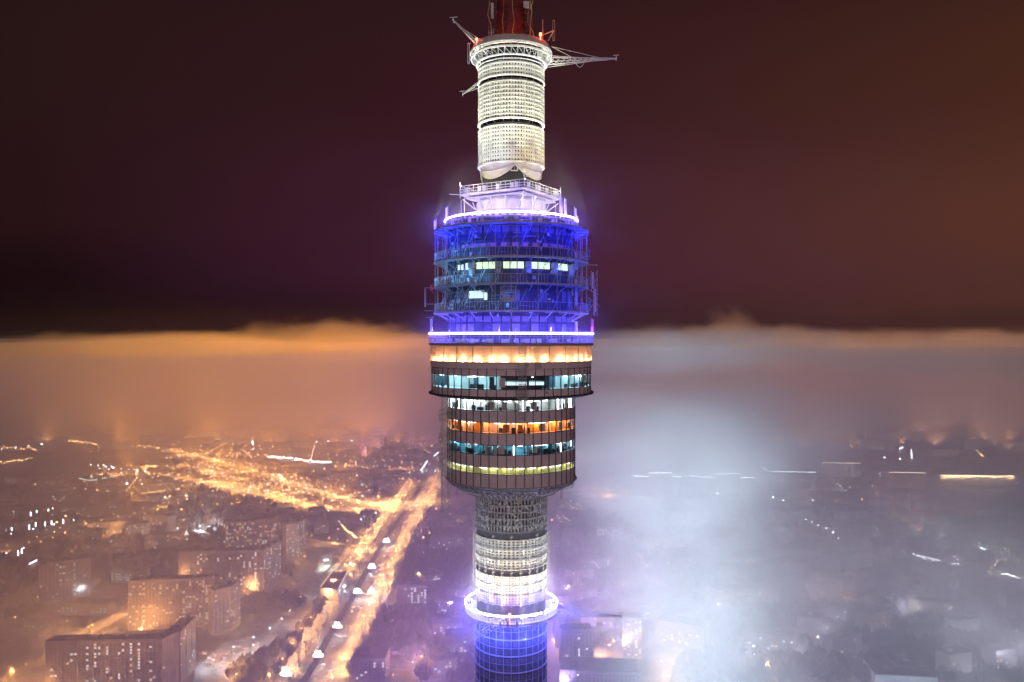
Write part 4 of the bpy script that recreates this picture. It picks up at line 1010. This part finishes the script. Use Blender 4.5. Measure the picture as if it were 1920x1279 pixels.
YL = sorted(((150, 1105, 1e4, WHITE), (165, 1090, 1e4, WHITE), (375, 985, 1.0e5, WHITE), (330, 990, 6e4, WHITE), (400, 975, 7e4, WHITE), (400, 1235, 1.6e4, WHITE), (470, 1210, 1.6e4, WHITE), (610, 1050, 4e4, (.7, 1, .85)), (440, 1262, 3e4, SODIUM),
                    (1110, 1212, 6e4, SODIUM), (1140, 1210, 5e4, SODIUM), (1150, 1200, 3e4, SODIUM), (1245, 1240, 6e4, SODIUM), (1252, 1265, 6e4, SODIUM), (1440, 1245, 3.5e4, SODIUM), (1350, 1132, 5e4, (1, .6, .4)), (1065, 1100, 6e4, (1, .65, .4)), (1040, 1200, 5e4, SODIUM), (1170, 1095, 3e4, SODIUM),
                    (1770, 1003, 6e4, (.75, 1, .9)), (1840, 1027, 5e4, (.7, 1, .88)), (1890, 1048, 7e4, (.7, 1, .88)), (1870, 1060, 6e4, (1, .7, .4)), (1720, 1138, 1.2e4, (1, .9, .7)), (1580, 1120, 3e4, SODIUM), (1575, 910, 5e4, WHITE), (1140, 918, 2.2e5, SODIUM),
                    (790, 1232, 2.5e4, SODIUM), (770, 1240, 2.5e4, SODIUM), (812, 1232, 2e4, SODIUM), (785, 1075, 2e4, SODIUM), (260, 1180, 1.5e5, SODIUM), (470, 1100, 6e4, SODIUM), (60, 1290, 9e4, SODIUM), (20, 1260, 8e4, SODIUM), (215, 985, 1.2e5, SODIUM), (265, 1180, 9e4, SODIUM), (300, 925, 1.2e5, SODIUM)))
TENS = ORD[:20]+['twenty-first', 'twenty-second', 'twenty-third', 'twenty-fourth', 'twenty-fifth', 'twenty-sixth', 'twenty-seventh', 'twenty-eighth', 'twenty-ninth', 'thirtieth']+['thirty-'+o_ for o_ in ORD[:9]]+['fortieth']+['forty-'+o_ for o_ in ORD[:9]]
for iy, (x, y, P, c_) in enumerate(YL):
    p = G(x, y, 12); lamp('yard_light', p, P, c_, .4); street_lamp((p.x, p.y, 0), rnd.uniform(0, 6), TENS[iy]+' from the left of the lone yard lamps lighting patches of snow', 'single yard lamps', 'o' if c_ == SODIUM else 'w')
print('street lamps', nl)
# lamp points beyond counting in the haze
q = random.Random(5); mb = MB()
def dot(x, y, s_, mi, h=8): p = G(x, y, h); k = p.y/1500.*(1.1 if x < 850 and y < 960 else 1); mb.box((p.x, p.y, h), (s_*k, s_*k, s_*k), q.uniform(0, 1.5), mi)
M_far = 3
for k in 'abcdefg':                        # both sides of the junction roads
    for side in (-1, 1):
        for p, d in along(offset(RP[k], side*(ROADS[k][1]/2+3)), 34):
            if q.random() < .75:
                y = 634+H*F/p.y; x = 960+p.x/p.y*F
                if 812 < y < 1279: dot(x+q.gauss(0, .8), y+q.gauss(0, .5), q.choice((.9, 1.2, 1.5)), 0 if q.random() < .9 else 1)
for i in range(165):                       # rows of lamps along unseen streets, and yards
    z = q.random()
    if z < .30: x = q.gauss(430, 190); y = q.uniform(828, 930)
    elif z < .45: x = q.uniform(0, 830); y = q.uniform(818, 850)
    elif z < .66: x = q.uniform(0, 640); y = q.uniform(900, 1180)
    elif z < .76: x = q.uniform(700, 880); y = q.uniform(900, 1270)
    elif z < .90: x = q.uniform(1050, 1920); y = 900+370*q.random()**1.6
    else: x = q.uniform(1450, 1920); y = q.uniform(818, 960)
    p = G(x, y); a = q.choice((.35, .35+PI/2, -.5, 1.2))+q.gauss(0, .12); st_ = q.uniform(26, 44); n_ = q.choice((1, 1, 2, 3, 5, 8, 12)) if y < 1000 else q.choice((1, 1, 2, 3, 4)); s0 = q.choice((.6, .8, 1.1, 1.5))
    base = (0 if q.random() < .75 else 1) if x < 860 else (3 if q.random() < .8 else 0)
    for k in range(n_):
        u = p+Vector((math.cos(a), math.sin(a), 0))*st_*k; yy = 634+H*F/max(u.y, 300); xx = 960+u.x/max(u.y, 300)*F
        if 812 < yy < 1279 and q.random() < .9: dot(xx, yy, s0*q.uniform(.7, 1.3), base)
for (x0, y0, x1, y1, n_, mi) in ((70, 822, 190, 832, 34, 0), (0, 868, 60, 860, 12, 0), (200, 830, 300, 840, 20, 0), (500, 856, 620, 868, 46, 1), (0, 838, 70, 842, 12, 0), (1480, 955, 1580, 1010, 8, 1), (1880, 1075, 1910, 1084, 12, 1), (1710, 1040, 1800, 1060, 16, 1), (640, 985, 668, 1010, 14, 0)):
    for i in range(n_): u = (i+.5)/n_; dot(x0+(x1-x0)*u+q.uniform(-2, 2), y0+(y1-y0)*u+q.uniform(-2, 2), q.uniform(1.2, 2), mi)
o = mb.build('city_lights', [M_lampo, M_lampw, mat('greenish lamp glass', (.6, .8, .7), emit=(.6, 1, .85), es=20), mat('dim white lamp glass', (.8, .8, .8), emit=(.9, .95, 1), es=26)], kind='stuff')
tag(o, 'thousands of far lamp points scattered over the hazy city', 'city lights')
# bright streaks: lit linear things
def streak(name, label, cat, pix, m_, h=4, r_=.9, group=None):
    mb = MB(); P = [G(x, y, h) for x, y in pix]
    c_ = P[0].copy(); mb.tube([p-c_ for p in P], r_, 5)
    for i, p in enumerate(P): mb.bar((p-c_)-Vector((0, 0, h)), p-c_, .3, 4, mi=1)
    o = mb.build(name, [m_, M_post]); o.location = c_; tag(o, label, cat, group)
M_gstr = mat('greenish light strip', (.7, .8, .7), emit=(.72, 1, .82), es=5)
streak('light_strip_fence', 'greenish glowing strip bending along a dark lot left of the junction', 'light strip', [(148, 897), (165, 901), (182, 900), (205, 894), (225, 890)], M_gstr)
streak('billboard_strip', 'small bright white strip at the far left above the lit slots', 'light strip', [(54, 1058), (68, 1051)], M_trim, 5)
streak('light_strip_fence', 'pinkish lit line on the far side of the fog near the sky left of centre', 'light strip', [(382, 822), (400, 823), (450, 826)], M_trimw, 5, 1.0)
streak('light_strip_fence', 'long amber lit line on a dark roof left of the junction', 'light strip', [(258, 926), (310, 920)], mat('amber strip', (.8, .6, .2), emit=(1, .6, .2), es=4), 6)
streak('light_strip_fence', 'short yellow line above the far right dotted slab', 'light strip', [(1668, 821), (1687, 822)], M_trimw, 8, 1.1)
streak('light_strip_fence', 'slanting white line beside the warm dotted roofline', 'light strip', [(1675, 896), (1693, 904)], M_trimw, 8, .9)
streak('light_strip_fence', 'slanting white line at the left of the tiny roof lamps', 'light strip', [(1430, 876), (1442, 884)], M_trim, 30, .7)
streak('light_strip_fence', 'second slanting white line lower in the white glow', 'light strip', [(1462, 893), (1477, 904)], M_trim, 12, .8)
streak('light_strip_fence', 'bright white slanting streak where the highway fades out', 'light strip', [(789, 882), (801, 865)], M_trim, 10, 1.6)
streak('light_strip_fence', 'upper short white streak beside the pod service mast', 'light strip', [(814, 855), (822, 848)], M_trim, 10, 1.6)
for i, (x, y) in enumerate(((57, 966), (68, 963), (90, 960), (98, 958), (21, 996), (32, 993), (54, 991), (66, 986), (84, 985), (96, 983), (118, 980), (33, 1040), (40, 1036))):
    p = G(x, y, 6); mb = MB(); mb.box((0, 0, 8), (2.0, .6, 8), 0, 0); mb.bar((0, .5, 0), (0, .5, 12), .3, 4, 1); o = mb.build('lit_pylon', [M_trim, M_post]); o.location = (p.x, p.y, 0)
    tag(o, 'upright white lit slot, one of the rows at the left edge', 'lit pylon', 'upright lit slots at the left edge')

# floodlit gantry boards over the highway
gl = {0: 'near the bottom edge', 1: 'second from the bottom', 2: 'third from the bottom', 3: 'left of a close pair', 4: 'right of a close pair', 5: 'above the exhibition hall', 6: 'small and farthest up'}
for i, (x, y) in enumerate(((536, 1276), (596, 1240), (632, 1184), (670, 1118), (697, 1118), (697, 1070), (724, 1020))):
    p = G(x, y+6); t_ = thing('floodlit_board', 'floodlit white board over the highway, '+gl[i], 'billboard', (p.x, p.y, 0), .05)
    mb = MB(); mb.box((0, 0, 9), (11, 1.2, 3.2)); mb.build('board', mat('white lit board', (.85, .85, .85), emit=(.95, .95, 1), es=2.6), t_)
    mb = MB(); mb.bar((-4, .9, 0), (-4, .9, 11), .25, 6); mb.bar((4, .9, 0), (4, .9, 11), .25, 6); mb.bar((-5, .9, 11), (5, .9, 11), .2, 5); mb.build('gantry', M_post, t_)
    for dx in (-1.9, 1.9):
        mb = MB(); mb.box((dx, -.9, 13.2), (1.5, .9, 1.4)); mb.bar((dx, .2, 11), (dx, -.6, 13), .15, 4, 1); mb.build('floodlight', [M_lampw, M_post], t_)
    lamp('board_light', (p.x, p.y-3, 14), 26000, (.9, .95, 1), .4)

# traffic
M_car = [mat('dark car paint', (.05, .05, .06), .3), mat('silver car paint', (.4, .4, .42), .3), mat('white car paint', (.7, .7, .7), .3)]
M_tail = mat('tail lamp', (.5, .05, .03), emit=(1, .10, .05), es=16); M_head = mat('head lamp', (.8, .8, .8), emit=(1, .88, .72), es=16); M_gl = mat('car glass', (.03, .03, .04), .1)
cars = []
for k in range(3):
    t_ = thing('car', 'car', 'car')
    mb = MB(); mb.box((0, 0, .62), (1.85, 4.5, .62)); mb.quad((-.92, 2.2, .93), (.92, 2.2, .93), (.85, 2.0, 1.0), (-.85, 2.0, 1.0)); mb.box((0, -.2, 1.18), (1.55, 2.2, .5)); mb.build('body', M_car[k], t_)
    mb = MB(); mb.box((0, -.2, 1.15), (1.6, 1.9, .32)); mb.build('window', M_gl, t_)
    for sx in (-.68, .68):
        mb = MB(); mb.box((sx, 2.27, .7), (.55, .12, .45)); mb.build('headlight', M_head, t_); mb = MB(); mb.box((sx, -2.27, .85), (.6, .12, .5)); mb.build('tail_light', M_tail, t_)
        for sy in (-1.4, 1.4): mb = MB(); mb.bar((sx*1.2, sy, .34), (sx*1.38, sy, .34), .34, 8); mb.build('wheel', M_gl, t_)
    cars.append(t_)
used = [0, 0, 0]
def place_car(p, yaw, label, group):
    k = rnd.choice((0, 0, 1, 2))
    if not used[k]: c_ = cars[k]; used[k] = 1
    else: c_ = copy_tree(cars[k])
    c_.location = (p.x, p.y, .34); c_.rotation_euler = (0, 0, yaw); ex = ', '+stretch(p) if 'lot' not in label else ''; tag(c_, label+ex, 'car', group+ex)
for lane, lo in enumerate((20.5, 24.5, 27.0)):
    for i, (p, d) in enumerate(along(offset(HW[:92], lo), 15)):
        if i < 26+6*lane and rnd.random() < .85: continue
        if rnd.random() < .28: continue
        place_car(p+d*rnd.uniform(-4, 4), math.atan2(-d.x, d.y), 'car showing red tail lamps on the highway', 'cars driving away on the highway')
for lane, lo in enumerate((5.5, 9.5, 13.5)):
    for i, (p, d) in enumerate(along(offset(HW[:92], lo), 26)):
        if rnd.random() < .62: continue
        place_car(p+d*rnd.uniform(-6, 6), math.atan2(d.x, -d.y), 'car showing white headlamps on the highway', 'cars coming towards the tower')
for i, (p, d) in enumerate(along(offset(HW[:80], -30), 34)):
    if rnd.random() < .6: place_car(p+d*rnd.uniform(-6, 6), math.atan2(d.x, -d.y), 'car on the orange highway service road', 'cars on the service road')
for i in range(46):
    x = 372+rnd.random()*120; y = 1215+rnd.random()*52
    if x-372 > (1279-y)*1.9+20 or x < 372+.5*(y-1215): continue
    place_car(G(x, y), rnd.choice((.5, .5+PI)), 'car parked on the bright snowy lot at the bottom', 'cars parked on the snowy lot')

# trees
def tree_proto(seed, h=11):
    q_ = random.Random(seed); t_ = thing('bare_tree', 'tree', 'tree')
    mb = MB(); mb.bar((0, 0, 0), (0, 0, h*.45), .32, 6, r2=.2); tips = []
    for i in range(7):
        a = q_.uniform(0, 2*PI); z0 = h*q_.uniform(.25, .5); e = Vector((math.cos(a)*h*q_.uniform(.15, .3), math.sin(a)*h*q_.uniform(.15, .3), h*q_.uniform(.65, 1)))
        mb.bar((0, 0, z0), e, .13, 4, r2=.04); tips.append((Vector((0, 0, z0)), e))
    mb.build('trunk', M_bark, t_); mb = MB()
    for i in range(150):
        a_, b_ = q_.choice(tips); c_ = a_.lerp(b_, q_.uniform(.35, 1.05)); e = c_+Vector((q_.gauss(0, 1), q_.gauss(0, 1), q_.uniform(.2, 1.2)))*h*.10
        n_ = Vector((q_.gauss(0, 1), q_.gauss(0, 1), 0)).normalized()*.12; mb.quad(c_-n_, c_+n_, e+n_*.3, e-n_*.3)
    mb.build('crown', M_twig, t_); return t_
TP = [tree_proto(i) for i in range(4)]; tu = [0]*4
def place_tree(p, label, group, s_=1):
    k = rnd.randrange(4)
    if not tu[k]: c_ = TP[k]; tu[k] = 1
    else: c_ = copy_tree(TP[k])
    c_.location = (p.x, p.y, 0); c_.rotation_euler = (0, 0, rnd.uniform(0, 6)); sc_ = s_*rnd.uniform(.75, 1.25); c_.scale = (sc_, sc_, sc_); ex = ', '+stretch(p); tag(c_, label+ex, 'tree', group+ex)
for i, (p, d) in enumerate(along(offset(HW[:84], -20), 9)):
    place_tree(p+Vector((rnd.uniform(-6, 5), rnd.uniform(-3, 3), 0)), 'bare orange lit tree on the highway verge', 'trees along the highway verge', .68)
for i, (p, d) in enumerate(along(offset(HW[:84], 38), 12)):
    place_tree(p+Vector((rnd.uniform(-5, 8), rnd.uniform(-3, 3), 0)), 'bare tree at the dark park edge', 'trees on the park edge', 1.15)
mb = MB(); q = random.Random(9)            # the dark park and the tree belts: one mass
def clump(x, y, h):
    for k in range(5):
        a = q.uniform(0, PI); dx, dy = math.cos(a)*h*.33, math.sin(a)*h*.33; ox, oy = q.gauss(0, 2), q.gauss(0, 2); t0 = h*q.uniform(.7, 1.05)
        n_ = len(mb.v); mb.v += [(x+ox-dx*.3, y+oy-dy*.3, 0), (x+ox+dx*.3, y+oy+dy*.3, 0), (x+ox+dx, y+oy+dy, t0*.55), (x+ox+dx*.2, y+oy+dy*.2, t0), (x+ox-dx, y+oy-dy, t0*.6)]; mb.f.append((n_, n_+1, n_+2, n_+3, n_+4)); mb.m.append(0)
cntc = 0
while cntc < 4200:
    z = q.random()
    if z < .35: x, y = q.uniform(640, 880), q.uniform(960, 1279)
    elif z < .75: x, y = q.uniform(1040, 1920), 960+319*q.random()
    elif z < .85: x, y = q.uniform(430, 640), q.uniform(1120, 1279)
    else: x, y = q.uniform(0, 560), q.uniform(895, 1200)
    p = G(x, y)
    if any((p.x-c_[0])**2+(p.y-c_[1])**2 < (c_[2]+6)**2 for c_ in TAKEN) or (z < .35 and any((p-h_).length < 46 for h_ in HW[::3])): continue
    clump(p.x, p.y, q.uniform(8, 15)); cntc += 1
o = mb.build('woodland', mat('dark winter wood', (.055, .05, .05), .95, noise=.3, nscale=.02), kind='stuff'); tag(o, 'dark bare winter wood filling the parks between the lit streets', 'woodland')

# ------------------------------------------------------------------ fog and haze
def fogtop(x, y):
    d = math.hypot(x, y); q_ = 0
    for (f_, a_, p_, s_) in ((.0016, 5, .3, 1.0), (.0037, 4, 2.1, .7), (.0081, 2.5, 4.4, 1.3), (.013, 1.6, 1.2, .9), (.021, 1.0, 5.2, 1.1)):
        q_ += a_*math.sin(x*f_+p_+1.7*math.sin(y*f_*s_+p_))*math.cos(y*f_*s_*.9+x*f_*.3+p_*2)
    near = max(0, 1-d/900)
    b_ = 60*math.exp(-((x+640)/230)**2-((y-2900)/520)**2)+26*math.exp(-((x+350)/160)**2-((y-2500)/300)**2)+16*math.exp(-((x+1000)/300)**2-((y-3000)/420)**2)
    b_ += 34*math.exp(-((x-720)/70)**2-((y-2900)/300)**2)+16*math.exp(-((x-500)/260)**2-((y-3000)/500)**2)+12*math.exp(-((x-1500)/420)**2-((y-3600)/700)**2)
    return 326+1.35*q_*min(1, d/1000)-6*near+b_
def axis(lim0, lim1, n_):
    out = [];
    for i in range(n_+1):
        u = -1+2*i/n_; out.append((abs(u)**1.9)*(lim1 if u > 0 else lim0))
    return out
xs = axis(-9100, 9100, 150); ys = [-1700, -900, -400]+[(i/130)**1.7*9250+0 for i in range(131)]
mb = MB(); nx, ny = len(xs), len(ys)
for y in ys:
    for x in xs: mb.v.append((x, y, fogtop(x, y)))
for y in ys:
    for x in xs: mb.v.append((x, y, -.6))
for j in range(ny-1):
    for i in range(nx-1):
        a = j*nx+i; mb.f.append((a, a+1, a+nx+1, a+nx)); b_ = nx*ny+a; mb.f.append((b_, b_+nx, b_+nx+1, b_+1))
for i in range(nx-1):
    a = i; b_ = a+nx*ny; mb.f.append((a, b_, b_+1, a+1)); a = (ny-1)*nx+i; b_ = a+nx*ny; mb.f.append((a, a+1, b_+1, b_))
for j in range(ny-1):
    a = j*nx; b_ = a+nx*ny; mb.f.append((a, a+nx, b_+nx, b_)); a = j*nx+nx-1; b_ = a+nx*ny; mb.f.append((a, b_, b_+nx, a+nx))
mb.m = [0]*len(mb.f)
FOG = 8.0e-4
mb.build('fog', volume('fog', FOG, (1, .97, .97)), kind='stuff')
m = MB(); m.v = [(x, y, z) for x in (-9390, 9390) for y in (-1890, 9290) for z in (-1.6, 412)]; m.f = [(0, 1, 3, 2), (4, 6, 7, 5), (0, 4, 5, 1), (2, 3, 7, 6), (0, 2, 6, 4), (1, 5, 7, 3)]; m.m = [0]*6
m.build('haze', volume('haze', 1.5e-5), kind='stuff')
def blob(name, c_, rx, ry, rz_, dens, seed, amp=.18, noise=0):
    mb = MB(); q_ = random.Random(seed); nu, nv = 36, 20; ph = [(q_.uniform(0, 6), q_.randint(2, 5), q_.randint(1, 4)) for _ in range(5)]
    for j in range(nv+1):
        t_ = PI*j/nv
        for i in range(nu):
            a = 2*PI*i/nu; k = 1+amp*sum(math.sin(f1*a+p)*math.sin(f2*t_+p*2)/1.8 for p, f1, f2 in ph)*math.sin(t_)
            mb.v.append((rx*k*math.sin(t_)*math.cos(a), ry*k*math.sin(t_)*math.sin(a), rz_*k*math.cos(t_)))
    for j in range(nv):
        for i in range(nu): a = j*nu+i; b_ = j*nu+(i+1) % nu; mb.f.append((a, a+nu, b_+nu, b_)); mb.m.append(0)
    o = mb.build(name, cloud(name, dens, noise, (rx, ry, rz_)) if noise else volume(name, dens), kind='stuff'); o.location = c_; return o
for z_, rr, zr, d_ in ((18.8, 21, 8.5, 9e-3), (18.8, 32, 18, 1.8e-3), (.8, 24, 7.5, 8e-3), (.8, 34, 17, 2.0e-3), (-43.5, 19, 14, 1.2e-2), (-45, 44, 36, 3.0e-3)):
    blob('bloom_mist', (TX, TY, Z(z_)), rr, rr, zr, d_, 1, .03, noise=.06)  # volumes added round the light rings to imitate lens bloom
# white fog plume right of the tower, lit by floodlights unseen below the frame
for (c_, rx, ry, rz_, d, s_) in (((185, 880, 200), 220, 200, 130, 5.5e-3, 5), ((80, 900, 240), 200, 190, 70, 5.0e-3, 8), ((290, 980, 225), 210, 220, 90, 3.6e-3, 9), ((170, 830, 80), 130, 160, 140, 1.6e-3, 7), ((170, 1000, 322), 260, 220, 44, 3e-3, 32), ((330, 1250, 326), 300, 260, 44, 2.4e-3, 33)):
    blob('fog_plume', c_, rx, ry, rz_, d, s_, .1, noise=.011)
for (x, y, tx, ty, tz, P, ang) in ((118, 260, 182, 880, 186, 5.8e7, 26), (105, 300, 165, 880, 190, 3.8e7, 31), (140, 240, 215, 900, 190, 3.0e7, 34), (60, 280, 120, 900, 205, 2.2e7, 32), (260, 420, 520, 1000, 190, .9e7, 50)):
    lamp('plume_floodlight', (x, y, 6), P, (.66, .88, 1), .5, (tx, ty, tz), ang)
# denser billows standing up out of the fog top
for (c_, rx, ry, rz_, d, s_, ns) in (((-620, 2700, 318), 460, 400, 120, 5.5e-3, 21, .008), ((-1250, 2700, 306), 800, 420, 80, 3.5e-3, 24, .008), ((-950, 2300, 310), 420, 330, 70, 4e-3, 31, .009),
                                     ((540, 2100, 316), 520, 380, 90, 3e-3, 26, .009), ((600, 2200, 345), 110, 140, 120, 3e-3, 27, .014), ((1250, 2500, 314), 800, 420, 80, 2.6e-3, 29, .008), ((-230, 2300, 312), 300, 300, 70, 4e-3, 30, .009),
                                     ((-700, 1400, 312), 520, 300, 46, 3e-3, 34, .010), ((700, 1300, 312), 420, 300, 46, 2.6e-3, 35, .010)):
    blob('fog_bank', c_, rx, ry, rz_, d, s_, .08, noise=ns)
blob('ground_fog', (680, 900, 50), 800, 560, 180, 3.4e-3, 41, .06, noise=.005)
blob('ground_fog', (60, 760, 50), 260, 260, 150, 1.4e-3, 42, .06, noise=.007)
blob('ground_fog', (-360, 660, 50), 460, 360, 180, 1.9e-3, 43, .06, noise=.007)
# added upward spots that colour the fog, standing in for city glow
q = random.Random(77)
def uplights(n_, xr, yr, P, col):
    for i in range(n_):
        yy = q.uniform(*yr); p = G(q.uniform(*xr), yy, 46 if yy < 862 else 14); lamp('fog_fill_uplight', p, P*q.uniform(.7, 1.3), col, .6, p+Vector((0, 0, 100)), 165)
uplights(26, (200, 660), (845, 950), 1.0e6, (1, .36, .04)); uplights(30, (180, 760), (800, 840), 1.3e6, (1, .36, .04)); uplights(5, (-100, 200), (800, 860), 1.1e6, (1, .42, .10)); uplights(24, (-100, 560), (960, 1330), 2.9e5, (1, .45, .14))
uplights(14, (680, 860), (1000, 1300), 2.0e5, (.85, .42, .66)); uplights(12, (1050, 1180), (1000, 1300), 2.0e5, (.5, .38, 1)); uplights(34, (1150, 1950), (980, 1330), 1.5e5, (.70, .68, .84))
uplights(34, (1150, 2050), (800, 845), 1.15e6, (1, .44, .20)); uplights(8, (1500, 2050), (900, 1000), 3e5, (1, .5, .30)); uplights(6, (650, 820), (810, 870), 1.3e6, (1, .38, .36))
for p, P, c_ in (((60, 420, 60), 9e5, (.42, .24, 1)), ((-40, 520, 50), 8e5, (.50, .28, 1)), ((20, 900, 40), 1.0e6, (.62, .34, .9)), ((-300, 600, 40), 3e5, (1, .45, .25))):  # added lamps hanging in mid-air to tint the fog
    lamp('fog_tint_light', p, P, c_, 1)
